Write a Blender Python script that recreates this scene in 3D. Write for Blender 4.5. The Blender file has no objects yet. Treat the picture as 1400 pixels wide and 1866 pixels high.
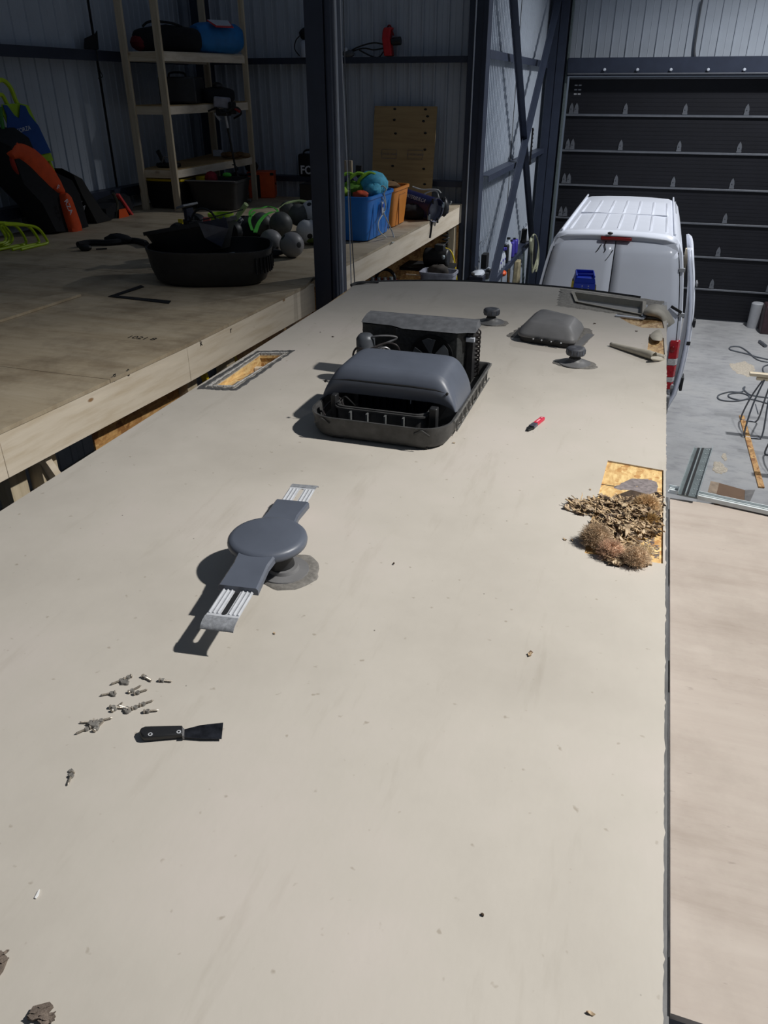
import bpy, bmesh, math, random
from math import sin, cos, pi, atan, atan2, hypot, radians, sqrt
from mathutils import Vector, Matrix, Euler
from mathutils.geometry import tessellate_polygon
random.seed(7)
S_ = bpy.context.scene
COL = S_.collection
V = Vector

# ---------------------------------------------------------------- camera
F = 1400.0; EYE = 4.3
PITCH = atan((933-160)/F); YAW = atan((1218-700)/hypot(F, 773))
cd = bpy.data.cameras.new('camera'); cam = bpy.data.objects.new('camera', cd); COL.objects.link(cam)
cam.location = (0, 0, EYE); cam.rotation_euler = (pi/2-PITCH, 0, YAW)
cd.sensor_fit = 'VERTICAL'; cd.sensor_height = 24; cd.lens = 24*F/1866; cd.clip_start = .02; cd.clip_end = 100
S_.camera = cam
# ---------------------------------------------------------------- world / light / exposure
w = bpy.data.worlds.new('world'); S_.world = w; w.use_nodes = True
w.node_tree.nodes['Background'].inputs[0].default_value = (.62, .76, 1, 1)
w.node_tree.nodes['Background'].inputs[1].default_value = .095
def aim(o, t): o.rotation_euler = (V(t)-V(o.location)).to_track_quat('-Z', 'Y').to_euler()
def spot(name, loc, target, power, size, blend, col, rad):
    l = bpy.data.lights.new(name, 'SPOT'); o = bpy.data.objects.new(name, l); COL.objects.link(o)
    o.location = loc; aim(o, target); l.energy = power; l.spot_size = radians(size); l.spot_blend = blend
    l.color = col; l.shadow_soft_size = rad; return o
spot('high_bay_and_fill_light', (4.6, 3.4, 9.2), (.7, 1.5, 2.9), 3800, 71, 1.0, (1, .975, .935), .13)
spot('high_bay_and_fill_light', (3.2, 13.6, 8.8), (1.9, 13.2, 0), 2600, 122, .7, (.97, .98, 1), .15)
spot('high_bay_and_fill_light', (4.4, 6.3, 9.0), (.9, 11.4, .8), 1150, 54, .9, (.96, .98, 1), .15)  # added fill spot, no fixture seen: brightens the van rear and nearby floor
S_.view_settings.view_transform = 'Standard'; S_.view_settings.look = 'None'
S_.view_settings.exposure = 0.0; S_.view_settings.gamma = 1; S_.view_settings.use_curve_mapping = False

# ---------------------------------------------------------------- point on a real plane (x=, y= or z=) seen at an image position
_fw = V((-sin(YAW)*cos(PITCH), cos(YAW)*cos(PITCH), -sin(PITCH))); _rt = V((cos(YAW), sin(YAW), 0)); _up = _rt.cross(_fw)
def W(px, py, x=None, y=None, z=None):
    d = _fw + _rt*((px-700)/F) - _up*((py-933)/F)
    if z is not None: k = (z-EYE)/d.z
    elif y is not None: k = y/d.y
    else: k = x/d.x
    return V((0, 0, EYE)) + d*k
def Wz(pts, z): return [W(a, b, z=z) for a, b in pts]

# ---------------------------------------------------------------- materials
def s2l(c): c /= 255; return c/12.92 if c <= .04045 else ((c+.055)/1.055)**2.4
def S(r, g, b): return (s2l(r), s2l(g), s2l(b), 1)
def newmat(name):
    m = bpy.data.materials.new(name); m.use_nodes = True; nt = m.node_tree
    return m, nt, nt.nodes['Principled BSDF']
def nd(nt, t, **k):
    n = nt.nodes.new(t)
    for a, b in k.items():
        if a.startswith('_'): setattr(n, a[1:], b)
        else: n.inputs[a].default_value = b
    return n
def coords(nt, scale=(1, 1, 1), rot=(0, 0, 0)):
    t = nt.nodes.new('ShaderNodeNewGeometry'); mp = nt.nodes.new('ShaderNodeMapping')
    mp.inputs['Scale'].default_value = scale; mp.inputs['Rotation'].default_value = rot
    nt.links.new(t.outputs['Position'], mp.inputs['Vector']); return mp.outputs[0]
def ramp(nt, fac, stops):
    r = nt.nodes.new('ShaderNodeValToRGB'); e = r.color_ramp.elements
    while len(e) < len(stops): e.new(.5)
    for i, (p, c) in enumerate(stops): e[i].position = p; e[i].color = c
    nt.links.new(fac, r.inputs[0]); return r.outputs[0]
def mix(nt, a, b, fac, mode='MIX'):
    n = nt.nodes.new('ShaderNodeMix'); n.data_type = 'RGBA'; n.blend_type = mode
    for s, v in ((0, fac), (6, a), (7, b)):
        if isinstance(v, (float, int, tuple)): n.inputs[s].default_value = v
        else: nt.links.new(v, n.inputs[s])
    return n.outputs[2]
def bump(nt, p, h, strength=.3, dist=.005):
    b = nt.nodes.new('ShaderNodeBump'); b.inputs['Strength'].default_value = strength; b.inputs['Distance'].default_value = dist
    nt.links.new(h, b.inputs['Height']); nt.links.new(b.outputs[0], p.inputs['Normal'])
def noise(nt, vec, scale, detail=4, rough=.55):
    n = nt.nodes.new('ShaderNodeTexNoise'); n.inputs['Scale'].default_value = scale; n.inputs['Detail'].default_value = detail
    n.inputs['Roughness'].default_value = rough; nt.links.new(vec, n.inputs['Vector']); return n.outputs[0]
def mul(c, k): return (min(c[0]*k, 1), min(c[1]*k, 1), min(c[2]*k, 1), 1)
def M(name, c, rough=.5, metal=0, var=.25, scale=12, bmp=.15, spec=.5):
    m, nt, p = newmat(name)
    v = coords(nt); n = noise(nt, v, scale)
    nt.links.new(ramp(nt, n, [(.3, mul(c, 1-var)), (.7, mul(c, 1+var))]), p.inputs['Base Color'])
    p.inputs['Roughness'].default_value = rough; p.inputs['Metallic'].default_value = metal
    p.inputs['Specular IOR Level'].default_value = spec
    if bmp: bump(nt, p, noise(nt, v, scale*8, 3), bmp, .002)
    return m
def wood(name, c1, c2, knots=S(120, 85, 50), along='y', knot=.12):
    m, nt, p = newmat(name)
    sc = {'y': (6, .5, 6), 'x': (.5, 6, 6), 'z': (6, 6, .5)}[along]
    v = coords(nt, sc); n = noise(nt, v, 3.2, 8, .62)
    base = ramp(nt, n, [(.3, c2), (.52, c1), (.75, mul(c1, 1.12))])
    sk = {'y': (1, .45, 1), 'x': (.45, 1, 1), 'z': (1, 1, .45)}[along]
    vo = nt.nodes.new('ShaderNodeTexVoronoi'); vo.inputs['Scale'].default_value = 4.3; nt.links.new(coords(nt, sk), vo.inputs['Vector'])
    k = ramp(nt, vo.outputs['Distance'], [(.03, (1, 1, 1, 1)), (knot, (0, 0, 0, 1))])
    nt.links.new(mix(nt, base, knots, k), p.inputs['Base Color'])
    p.inputs['Roughness'].default_value = .75; bump(nt, p, n, .15, .003); return m
def osb(name, c1, c2, c3, scale=18):
    m, nt, p = newmat(name)
    v = coords(nt, (1, .45, 1)); vo = nt.nodes.new('ShaderNodeTexVoronoi'); vo.inputs['Scale'].default_value = scale
    vo.inputs['Randomness'].default_value = 1
    nz = noise(nt, coords(nt), 9, 3); add = nt.nodes.new('ShaderNodeVectorMath'); add.operation = 'MULTIPLY_ADD'
    nt.links.new(nz, add.inputs[0]); add.inputs[1].default_value = (.18, .18, .18); nt.links.new(v, add.inputs[2])
    nt.links.new(add.outputs[0], vo.inputs['Vector'])
    sep = nt.nodes.new('ShaderNodeSeparateColor'); nt.links.new(vo.outputs['Color'], sep.inputs[0])
    a = ramp(nt, sep.outputs[0], [(0, c3), (.35, c1), (1, c2)])
    b = noise(nt, coords(nt, (30, 8, 30), (0, 0, .6)), 2, 5)
    nt.links.new(mix(nt, a, ramp(nt, b, [(.35, mul(c3, .8)), (.6, (1, 1, 1, 1))]), .45, 'MULTIPLY'), p.inputs['Base Color'])
    p.inputs['Roughness'].default_value = .6; bump(nt, p, vo.outputs['Distance'], .3, .003); return m

def membrane_mat():
    m, nt, p = newmat('roof membrane')
    v = coords(nt)
    a = ramp(nt, noise(nt, v, 1.3, 6, .6), [(.3, S(180, 174, 164)), (.5, S(190, 184, 174)), (.72, S(197, 189, 181))])
    b = ramp(nt, noise(nt, coords(nt, (3, .5, 1), (0, 0, .3)), 3, 6, .65), [(.28, S(205, 200, 190)), (.42, (1, 1, 1, 1))])
    c = mix(nt, a, b, .25, 'MULTIPLY')
    sp = ramp(nt, noise(nt, v, 30, 2, .5), [(.70, (1, 1, 1, 1)), (.76, S(185, 175, 160))])
    c = mix(nt, c, sp, .5, 'MULTIPLY')
    vo = nt.nodes.new('ShaderNodeTexVoronoi'); vo.inputs['Scale'].default_value = 9; nt.links.new(v, vo.inputs['Vector'])
    c = mix(nt, c, S(70, 60, 50), ramp(nt, vo.outputs['Distance'], [(.012, (1, 1, 1, 1)), (.028, (0, 0, 0, 1))]))
    nt.links.new(c, p.inputs['Base Color']); p.inputs['Roughness'].default_value = .62; p.inputs['Specular IOR Level'].default_value = .35
    h = noise(nt, coords(nt, (1, .6, 1)), 40, 5); bump(nt, p, h, .18, .002); return m
def plydeck_mat(name, c1, c2, c3, along='x', dirt_k=.6):
    m, nt, p = newmat(name)
    sc = (.5, 4, 1) if along == 'x' else (4, .5, 1)
    n = noise(nt, coords(nt, sc), 2.2, 9, .68)
    a = ramp(nt, n, [(.25, c3), (.45, c2), (.7, c1)])
    dirt = ramp(nt, noise(nt, coords(nt, (1, 1, 1)), 2.3, 6, .7), [(.3, S(150, 140, 130)), (.55, (1, 1, 1, 1))])
    a = mix(nt, a, dirt, dirt_k, 'MULTIPLY')
    sp = ramp(nt, noise(nt, coords(nt, (1, 3, 1)), 16, 3, .6), [(.68, (0, 0, 0, 1)), (.76, (1, 1, 1, 1))])
    a = mix(nt, a, mul(c3, .62), mix(nt, (0, 0, 0, 1), sp, .5))
    nt.links.new(a, p.inputs['Base Color']); p.inputs['Roughness'].default_value = .7; bump(nt, p, n, .12, .003); return m
def concrete_mat():
    m, nt, p = newmat('concrete'); v = coords(nt)
    a = ramp(nt, noise(nt, v, .9, 8, .65), [(.3, S(138, 138, 138)), (.5, S(160, 160, 160)), (.7, S(172, 171, 168))])
    b = ramp(nt, noise(nt, coords(nt, (1, 2.2, 1), (0, 0, .5)), 3.5, 6, .7), [(.3, S(200, 200, 205)), (.5, (1, 1, 1, 1))])
    nt.links.new(mix(nt, a, b, .7, 'MULTIPLY'), p.inputs['Base Color'])
    p.inputs['Roughness'].default_value = .5; bump(nt, p, noise(nt, v, 50, 4), .1, .002); return m
def ball_mat(name, c1, c2):
    m, nt, p = newmat(name); v = coords(nt); vo = nt.nodes.new('ShaderNodeTexVoronoi'); vo.inputs['Scale'].default_value = 9
    nt.links.new(v, vo.inputs['Vector'])
    nt.links.new(ramp(nt, vo.outputs['Distance'], [(.24, c2), (.27, c1)]), p.inputs['Base Color']); p.inputs['Roughness'].default_value = .45; return m

MEM = membrane_mat()
MEMBACK = M('membrane flap', S(176, 170, 156), .7, var=.12, scale=20)
SEAL = M('old lap sealant', S(118, 115, 110), .85, var=.3, scale=60, bmp=.9)
SEALD = M('dark sealant', S(78, 78, 78), .8, var=.3, scale=50, bmp=.7)
SEALW = M('white sealant rim', S(190, 188, 184), .7, var=.35, scale=70, bmp=.9)
GREYPL = M('grey plastic', S(86, 92, 104), .42, var=.08, scale=8, bmp=.05)
GREYVENT = M('vent grey plastic', S(112, 112, 113), .5, var=.1, scale=10, bmp=.08)
BLKPL = M('black plastic', S(33, 34, 36), .45, var=.2, scale=18, bmp=.1)
BLKPAN = M('weathered black pan', S(62, 62, 62), .55, var=.35, scale=25, bmp=.2)
BLACK = M('black', S(14, 15, 17), .6, var=.2)
BLKFAB = M('black fabric', S(20, 22, 27), .9, var=.3, scale=20)
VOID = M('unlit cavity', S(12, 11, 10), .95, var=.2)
ALU = M('ribbed aluminium', S(196, 199, 204), .4, .15, var=.08, scale=30)
PANG = M('skylight pan grey', S(150, 149, 147), .6, var=.1)
ALUD = M('dull zinc end', S(142, 145, 150), .6, .1, var=.3, scale=80, bmp=.5)
COPPER = M('dark copper tube', S(70, 66, 66), .4, .6, var=.3, scale=40)
NAVY = M('navy steel paint', S(42, 49, 65), .45, var=.12, scale=6, bmp=.05)
GALV = M('galvanised steel', S(170, 180, 182), .35, .7, var=.15, scale=25)
GALVD = M('galvanised shade', S(120, 132, 132), .4, .6, var=.15, scale=25)
WALLM = M('pale metal cladding', S(172, 180, 190), .45, var=.04, scale=3, bmp=.0)
DOORP = M('black door panel', S(19, 20, 26), .55, var=.12, scale=3, bmp=.05, spec=.3)
DOORS = M('grey rail', S(98, 101, 107), .4, .3, var=.1, scale=10)
LUM = wood('spruce lumber', S(216, 204, 184), S(200, 184, 158), knots=S(150, 118, 84), knot=.055)
LUMX = wood('spruce lumber x', S(210, 196, 170), S(190, 170, 136), along='x')
LUMZ = wood('spruce stud', S(196, 182, 156), S(174, 156, 124), along='z')
PLYEDGE = M('plywood edge', S(176, 160, 128), .8, var=.25, scale=60)
PLYF = plydeck_mat('mezzanine plywood', S(186, 173, 150), S(172, 157, 132), S(148, 130, 104))
PLYW = wood('standing plywood', S(168, 142, 100), S(150, 124, 84), knots=S(84, 62, 36), along='x', knot=.09)
PLYR = plydeck_mat('platform plywood', S(178, 168, 158), S(170, 159, 149), S(156, 144, 133), dirt_k=.25)
OSBM = osb('osb board', S(196, 150, 92), S(214, 172, 112), S(150, 102, 56), 24)
OSBY = osb('fresh osb', S(225, 190, 130), S(238, 210, 150), S(196, 148, 90), 42)
OSBO = osb('damp osb', S(206, 172, 122), S(224, 196, 146), S(160, 118, 76), 46)
CONC = concrete_mat()
TRACK = M('bright zinc track', S(205, 212, 214), .35, .1, var=.08, scale=30)
SEALP = M('pale old sealant', S(150, 146, 138), .85, var=.3, scale=60, bmp=.9)
WHITE = M('white van paint', S(222, 226, 236), .25, var=.02, scale=4, bmp=0)
SHUT = M('panel gap', S(40, 42, 46), .6, var=.1)
RED = M('red plastic', S(190, 30, 36), .35, var=.1)
DKRED = M('dark red lens', S(130, 22, 24), .25, var=.1)
TAILR = M('tail light red', S(168, 20, 34), .15, var=.35, scale=25)
CLEARG = M('clear lamp lens', S(190, 188, 188), .2, var=.2, scale=50)
BLUE = M('ladder blue', S(30, 66, 200), .35, var=.08)
YEL = M('yellow plastic', S(224, 196, 26), .45, var=.1)
LIME = M('lime tube', S(176, 205, 24), .4, var=.08)
LIMEF = M('lime fabric', S(150, 188, 40), .8, var=.15)
GRN = M('green strap', S(90, 200, 70), .6, var=.15)
NAVYF = M('navy jersey fabric', S(16, 66, 136), .8, var=.1)
ORG = M('orange fabric', S(216, 76, 24), .7, var=.12)
ORGP = M('orange plastic', S(222, 84, 24), .45, var=.08)
AMBER = M('amber tote plastic', S(214, 134, 52), .5, var=.06)
TOTEB = M('blue tote plastic', S(20, 118, 206), .4, var=.05)
BAGB = M('blue bag fabric', S(20, 110, 176), .6, var=.15)
TEAL = M('light blue cloth', S(70, 166, 196), .8, var=.25, scale=25)
WHT = M('white print', S(225, 225, 225), .6, var=.03)
WHTD = M('soft white plastic', S(190, 196, 206), .5, var=.08)
GREYF = M('grey print', S(150, 152, 156), .6, var=.05)
PURP = M('violet plastic', S(64, 56, 150), .4, var=.1)
HOSE = M('olive hose', S(150, 152, 128), .5, var=.15)
CORD = M('grey cord', S(80, 84, 90), .6, var=.1)
ROPE = M('pale rope', S(196, 198, 192), .8, var=.15, scale=60)
CARD = M('brown cardboard', S(112, 86, 64), .8, var=.06)
DUST = M('sawdust', S(178, 168, 152), .95, var=.25, scale=40, bmp=.6)
ROT = osb('rotted wood', S(172, 148, 118), S(210, 188, 154), S(110, 86, 64), 60)
ROTD = M('rotted dark wood', S(70, 56, 44), .95, var=.5, scale=50, bmp=1)
FLUFF = M('glass wool', S(206, 172, 128), .98, var=.3, scale=40, bmp=1)
CHAR = M('grey stained board', S(128, 120, 120), .8, var=.35, scale=60, bmp=.5)
SCREW = M('zinc screw', S(176, 168, 156), .35, .6, var=.2, scale=80)
KNIFEB = M('dirty blade', S(34, 36, 42), .4, .3, var=.6, scale=45)
BALLA = ball_mat('grey ball', S(140, 138, 138), S(30, 30, 32)); BALLB = ball_mat('white ball', S(205, 205, 205), S(20, 20, 22)); BALLC = M('dark ball', S(84, 86, 82), .5)
BROWN = M('brown gloves', S(112, 84, 50), .9, var=.3, scale=20)

# ---------------------------------------------------------------- mesh builder
ORG_ = {}
class MB:
    def __init__(s): s.bm = bmesh.new(); s.X = Matrix.Identity(4)
    def v(s, p): return s.bm.verts.new(s.X @ V(p))
    def f(s, vs):
        try: return s.bm.faces.new(vs)
        except ValueError: return None
    def box(s, c, d, rot=None, taper=1):
        R = rot.to_matrix().to_4x4() if isinstance(rot, Euler) else (rot or Matrix.Identity(4))
        A = Matrix.Translation(c) @ R; vs = []
        for k in (-1, 1):
            t = taper if k > 0 else 1
            for a, b in ((-1, -1), (1, -1), (1, 1), (-1, 1)): vs.append(s.v(A @ V((a*d[0]/2*t, b*d[1]/2*t, k*d[2]/2))))
        for q in ((3, 2, 1, 0), (4, 5, 6, 7), (0, 1, 5, 4), (1, 2, 6, 5), (2, 3, 7, 6), (3, 0, 4, 7)): s.f([vs[i] for i in q])
        return s
    def b2(s, a, b): return s.box([(a[i]+b[i])/2 for i in range(3)], [abs(b[i]-a[i]) for i in range(3)])
    def beam(s, a, b, w, h, up=(0, 0, 1)):
        a, b = V(a), V(b); d = (b-a).normalized(); u = V(up)
        if abs(d.dot(u)) > .98: u = V((0, 1, 0))
        x = d.cross(u).normalized(); u = x.cross(d); vs = []
        for p in (a, b):
            for i, j in ((-1, -1), (1, -1), (1, 1), (-1, 1)): vs.append(s.v(p+x*i*w/2+u*j*h/2))
        for q in ((0, 1, 2, 3), (7, 6, 5, 4), (4, 5, 1, 0), (5, 6, 2, 1), (6, 7, 3, 2), (7, 4, 0, 3)): s.f([vs[i] for i in q])
        return s
    def loft(s, rings, c0=True, c1=True):
        R = [[s.v(p) for p in r] for r in rings]; n = len(R[0])
        for a, b in zip(R, R[1:]):
            for i in range(n): s.f([a[i], a[(i+1) % n], b[(i+1) % n], b[i]])
        if c0: s.f(R[0][::-1])
        if c1: s.f(R[-1])
        return s
    def grid(s, rows):
        R = [[s.v(p) for p in r] for r in rings_(rows)]
        for a, b in zip(R, R[1:]):
            for i in range(len(a)-1): s.f([a[i], a[i+1], b[i+1], b[i]])
        return s
    def cyl(s, a, b, r0, r1=None, n=20, c0=True, c1=True):
        a, b = V(a), V(b); r1 = r0 if r1 is None else r1; d = (b-a).normalized(); x = d.orthogonal().normalized(); y = d.cross(x)
        return s.loft([[p+(x*cos(2*pi*i/n)+y*sin(2*pi*i/n))*r for i in range(n)] for p, r in ((a, r0), (b, r1))], c0, c1)
    def lathe(s, c, prof, n=28, ax=(0, 0, 1), cap=True):
        c = V(c); d = V(ax).normalized(); x = d.orthogonal().normalized(); y = d.cross(x)
        return s.loft([[c+d*h+(x*cos(2*pi*i/n)+y*sin(2*pi*i/n))*max(r, .0004) for i in range(n)] for r, h in prof], cap, cap)
    def tube(s, pts, r, n=8, closed=False):
        P = [V(p) for p in pts]; N = len(P); rings = []; x = None
        for i, p in enumerate(P):
            a = P[(i-1) % N] if (i or closed) else P[0]; b = P[(i+1) % N] if (i < N-1 or closed) else P[-1]
            d = (b-a).normalized() if (b-a).length > 1e-7 else V((0, 0, 1))
            x = d.orthogonal().normalized() if x is None else (x-d*x.dot(d)).normalized()
            y = d.cross(x); rr = r[i] if isinstance(r, (list, tuple)) else r
            rings.append([p+(x*cos(2*pi*k/n)+y*sin(2*pi*k/n))*rr for k in range(n)])
        if closed: rings.append(rings[0])
        return s.loft(rings, not closed, not closed)
    def ell(s, c, r, n=16, jit=0):
        c = V(c); rings = []
        for i in range(n//2+1):
            t = pi*i/(n//2); q = max(sin(t), .01)
            rings.append([c+V((r[0]*q*cos(2*pi*k/n), r[1]*q*sin(2*pi*k/n), -r[2]*cos(t)))*(1+jit*(random.random()-.5)) for k in range(n)])
        return s.loft(rings)
    def prism(s, poly, vec):
        P = [V(p) for p in poly]; vec = V(vec); a = [s.v(p) for p in P]; b = [s.v(p+vec) for p in P]
        for t in tessellate_polygon([P]): s.f([a[i] for i in t]); s.f([b[i] for i in t])
        for i in range(len(P)): j = (i+1) % len(P); s.f([a[i], a[j], b[j], b[i]])
        return s
    def slab(s, outer, holes, z0, z1):
        loops = [outer]+holes; flat = [V((p[0], p[1], 0)) for l in loops for p in l]
        tri = tessellate_polygon([[V((p[0], p[1], 0)) for p in l] for l in loops])
        a = [s.v((p.x, p.y, z1)) for p in flat]; b = [s.v((p.x, p.y, z0)) for p in flat]
        for t in tri: s.f([a[i] for i in t]); s.f([b[i] for i in t][::-1])
        k = 0
        for l in loops:
            n = len(l)
            for i in range(n): s.f([a[k+i], a[k+(i+1) % n], b[k+(i+1) % n], b[k+i]])
            k += n
        return s
    def tub(s, c, a, b, h, t=.006, taper=.85, sq=4, n=40, rim=.012, wob=0):
        """open container with thickness: superellipse rings"""
        def ring(k, z, d=0):
            out = []
            for i in range(n):
                q = 2*pi*i/n; cx, sy = cos(q), sin(q)
                X = (abs(cx)**(2/sq))*(1 if cx >= 0 else -1); Y = (abs(sy)**(2/sq))*(1 if sy >= 0 else -1)
                out.append(V(c)+V((X*(a*k+d), Y*(b*k+d), z)))
            return out
        rs = [ring(taper*.9, 0, -t), ring(taper, .012), ring(1, h-.03), ring(1, h-.028, rim), ring(1, h, rim), ring(1, h, -t), ring(taper, .03, -t)]
        return s.loft(rs)
    def build(s, name, mat, parent=None, bev=0, ang=35, seg=2, smooth=True, recalc=True, **tagk):
        bm = s.bm
        if recalc: bmesh.ops.recalc_face_normals(bm, faces=bm.faces)
        if parent is not None: o0 = ORG_[parent.name]
        else:
            xs = [v.co for v in bm.verts]
            o0 = V(((min(c.x for c in xs)+max(c.x for c in xs))/2, (min(c.y for c in xs)+max(c.y for c in xs))/2, min(c.z for c in xs)))
        for v in bm.verts: v.co -= o0
        me = bpy.data.meshes.new(name); bm.to_mesh(me); bm.free(); me.materials.append(mat)
        if smooth:
            for p in me.polygons: p.use_smooth = True
            me.set_sharp_from_angle(angle=radians(ang))
        o = bpy.data.objects.new(name, me); COL.objects.link(o)
        if parent is not None: o.parent = parent
        else: o.location = o0
        ORG_[o.name] = o0.copy()
        if bev:
            md = o.modifiers.new('b', 'BEVEL'); md.width = bev; md.segments = seg; md.limit_method = 'ANGLE'; md.angle_limit = radians(40)
            md.harden_normals = False
        if tagk: tag(o, **tagk)
        return o
def rings_(r): return r
def tag(o, label=None, cat=None, group=None, kind=None):
    if label: o['label'] = label
    if cat: o['category'] = cat
    if group: o['group'] = group
    if kind: o['kind'] = kind
    return o
def thing(name, label, cat, loc=(0, 0, 0), group=None, kind=None):
    o = bpy.data.objects.new(name, None); o.empty_display_size = .05; COL.objects.link(o); o.location = loc
    ORG_[o.name] = V(loc); return tag(o, label, cat, group, kind)
def copy_tree(o, parent=None):
    c = o.copy(); COL.objects.link(c); ORG_[c.name] = ORG_[o.name].copy()
    if parent: c.parent = parent
    for ch in [x for x in list(o.children)]: copy_tree(ch, c)
    return c
def place(o, loc, rz=0, label=None, rx=0, ry=0, sc=1):
    o.location = loc; o.rotation_euler = (rx, ry, rz); o.scale = (sc, sc, sc)
    if label: o['label'] = label
    return o
FNT = {}
def text(body, name, mat, parent, loc, xd, yd, size, th=.001, sx=1, align='CENTER', bold=0):
    """real lettering: a text outline turned into mesh, laid along directions xd, yd"""
    cu = bpy.data.curves.new('t', 'FONT'); cu.body = body; cu.size = size; cu.extrude = th; cu.align_x = align; cu.align_y = 'CENTER'; cu.offset = bold
    cu.resolution_u = 3
    t = bpy.data.objects.new('t', cu); COL.objects.link(t)
    me = bpy.data.meshes.new_from_object(t.evaluated_get(bpy.context.evaluated_depsgraph_get()))
    bpy.data.objects.remove(t); bpy.data.curves.remove(cu)
    xd = V(xd).normalized(); yd = V(yd); yd = (yd-xd*yd.dot(xd)).normalized(); zd = xd.cross(yd)
    A = Matrix((xd*sx, yd, zd)).transposed().to_4x4(); A.translation = V(loc)-ORG_[parent.name]
    me.transform(A); me.materials.clear(); me.materials.append(mat); me.name = name
    o = bpy.data.objects.new(name, me); COL.objects.link(o); o.parent = parent; ORG_[o.name] = ORG_[parent.name].copy(); return o
def arc(c, r, a0, a1, n=12, ax='z', rz=None):
    c = V(c); rz = r if rz is None else rz; out = []
    for i in range(n+1):
        t = a0+(a1-a0)*i/n; u, v = r*cos(t), rz*sin(t)
        out.append(c+(V((u, v, 0)) if ax == 'z' else V((u, 0, v)) if ax == 'y' else V((0, u, v))))
    return out
def smooth_path(pts, k=6, closed=False):
    P = [V(p) for p in pts]; n = len(P); out = []
    for i in range(n if closed else n-1):
        g = lambda j: P[j % n] if closed else P[max(0, min(n-1, j))]
        a, b, c, d = g(i-1), g(i), g(i+1), g(i+2)
        for j in range(k):
            t = j/k; out.append(.5*((2*b)+(c-a)*t+(2*a-5*b+4*c-d)*t*t+(3*b-a-3*c+d)*t**3))
    if not closed: out.append(P[-1])
    return out
# ================================================================ SETTING
def struct(o): o['kind'] = 'structure'; return o
struct(MB().b2((-7, -2.5, -.12), (8, 17.9, 0)).build('floor', CONC, smooth=False))
def corr(name, A, B, z0, z1, sp, rh, rw, nrm, mat=WALLM):
    A, B, nrm = V((*A, 0)), V((*B, 0)), V((*nrm, 0)); L = (B-A).length; d = (B-A)/L; prof = [(0, 0)]
    x = sp/2
    while x+rw < L:
        prof += [(x-rw, 0), (x-rw*.55, rh), (x+rw*.55, rh), (x+rw, 0), (x+sp*.5-.008, 0), (x+sp*.5, .005), (x+sp*.5+.008, 0)]; x += sp
    prof.append((L, 0)); prof = [q for i, q in enumerate(prof) if i == 0 or q[0] > prof[i-1][0]-1e-6]
    m = MB(); f = [A+d*a+nrm*b for a, b in prof]
    lo = [m.v((p.x, p.y, z0)) for p in f]; hi = [m.v((p.x, p.y, z1)) for p in f]
    bk = [m.v((p.x, p.y, z)) for p in (A-nrm*.12, B-nrm*.12) for z in (z0, z1)]
    for i in range(len(f)-1): m.f([lo[i], lo[i+1], hi[i+1], hi[i]])
    m.f([bk[0], bk[1], bk[3], bk[2]]); m.f([lo[0], hi[0], bk[1], bk[0]]); m.f([lo[-1], bk[2], bk[3], hi[-1]])
    return struct(m.build(name, mat, smooth=False))
corr('wall_left', (-6.68, -2.3), (-6.68, 11.42), 0, 9, .24, .016, .012, (1, 0))
corr('wall_back', (-6.68, 11.4), (-2.36, 11.4), 0, 9, .172, .034, .017, (0, -1))
corr('wall_inner', (-2.36, 11.4), (-2.36, 17.7), 0, 9, .12, .034, .020, (1, 0))
corr('wall_front', (-2.36, 17.7), (8, 17.7), 4.5, 9, .27, .02, .014, (0, -1))
corr('wall_right', (8, 17.7), (8, -2.3), 0, 9, .30, .012, .012, (-1, 0))
struct(MB().b2((3.6, 17.6, 0), (8, 17.75, 4.5)).build('trim_1', WALLM, smooth=False))
# vertical seams and a hanging cord on the left wall
for y in (9.25,): struct(MB().b2((-6.68, y-.010, 2.9), (-6.66, y+.010, 9)).build('trim_2', BLACK, smooth=False))
struct(MB().b2((-2.36, 14.05, 0), (-2.33, 14.08, 9)).build('trim_3', BLACK, smooth=False))

# garage door
dr = thing('door_1', None, None, (.9, 17.5, 0)); dr['kind'] = 'structure'
DX0, DX1 = -1.86, 3.6
for i in range(7):
    z0 = .02+i*.638; m = MB()
    m.b2((DX0, 17.5, z0), (DX1, 17.56, z0+.632))
    for k in range(1, 9):
        zz = z0+k*.07; m.b2((DX0, 17.497, zz-.0025), (DX1, 17.5, zz+.0025))
    m.build('door_panel', DOORP, dr, smooth=False)
    if i < 6 or True:
        MB().b2((DX0, 17.46, z0+.597), (DX1, 17.497, z0+.632)).build('rail', DOORS, dr, bev=.004)
    if i > 0:
        for x in (-1.76, -1.665, -.725, .375, 1.465, 2.55):
            zz = z0+.005; m = MB(); c = 17.482
            m.prism([(x-.04, c, zz), (x+.04, c, zz), (x+.04, c, zz+.09), (x+.028, c, zz+.14), (x, c, zz+.19), (x-.028, c, zz+.14), (x-.04, c, zz+.09)], (0, .014, 0))
            m.b2((x-.045, c-.012, zz+.0), (x+.045, c, zz+.03)); m.cyl((x, c-.012, zz+.09), (x, c, zz+.09), .012, n=10)
            m.build('hinge', DOORS, dr)
for i in range(3):
    for k in range(2): MB().b2((-1.745+k*.075, 17.494, 4.18+i*.075-(i == 2)*.0), (-1.69+k*.075, 17.5, 4.205+i*.075)).build('printed_label', GREYF, dr, smooth=False)
struct(MB().b2((-1.93, 17.36, 0), (-1.895, 17.5, 9)).build('trim_4', GALVD, smooth=False))
hd = MB().b2((-1.9, 17.3, 4.5), (8, 17.6, 4.80)); struct(hd.build('trim_5', NAVY, bev=.005))
hp = thing('steel_header_angle', 'long dark steel angle with pale bolt clips above the garage door', 'beam', (0, 17.25, 4.5))
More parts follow.
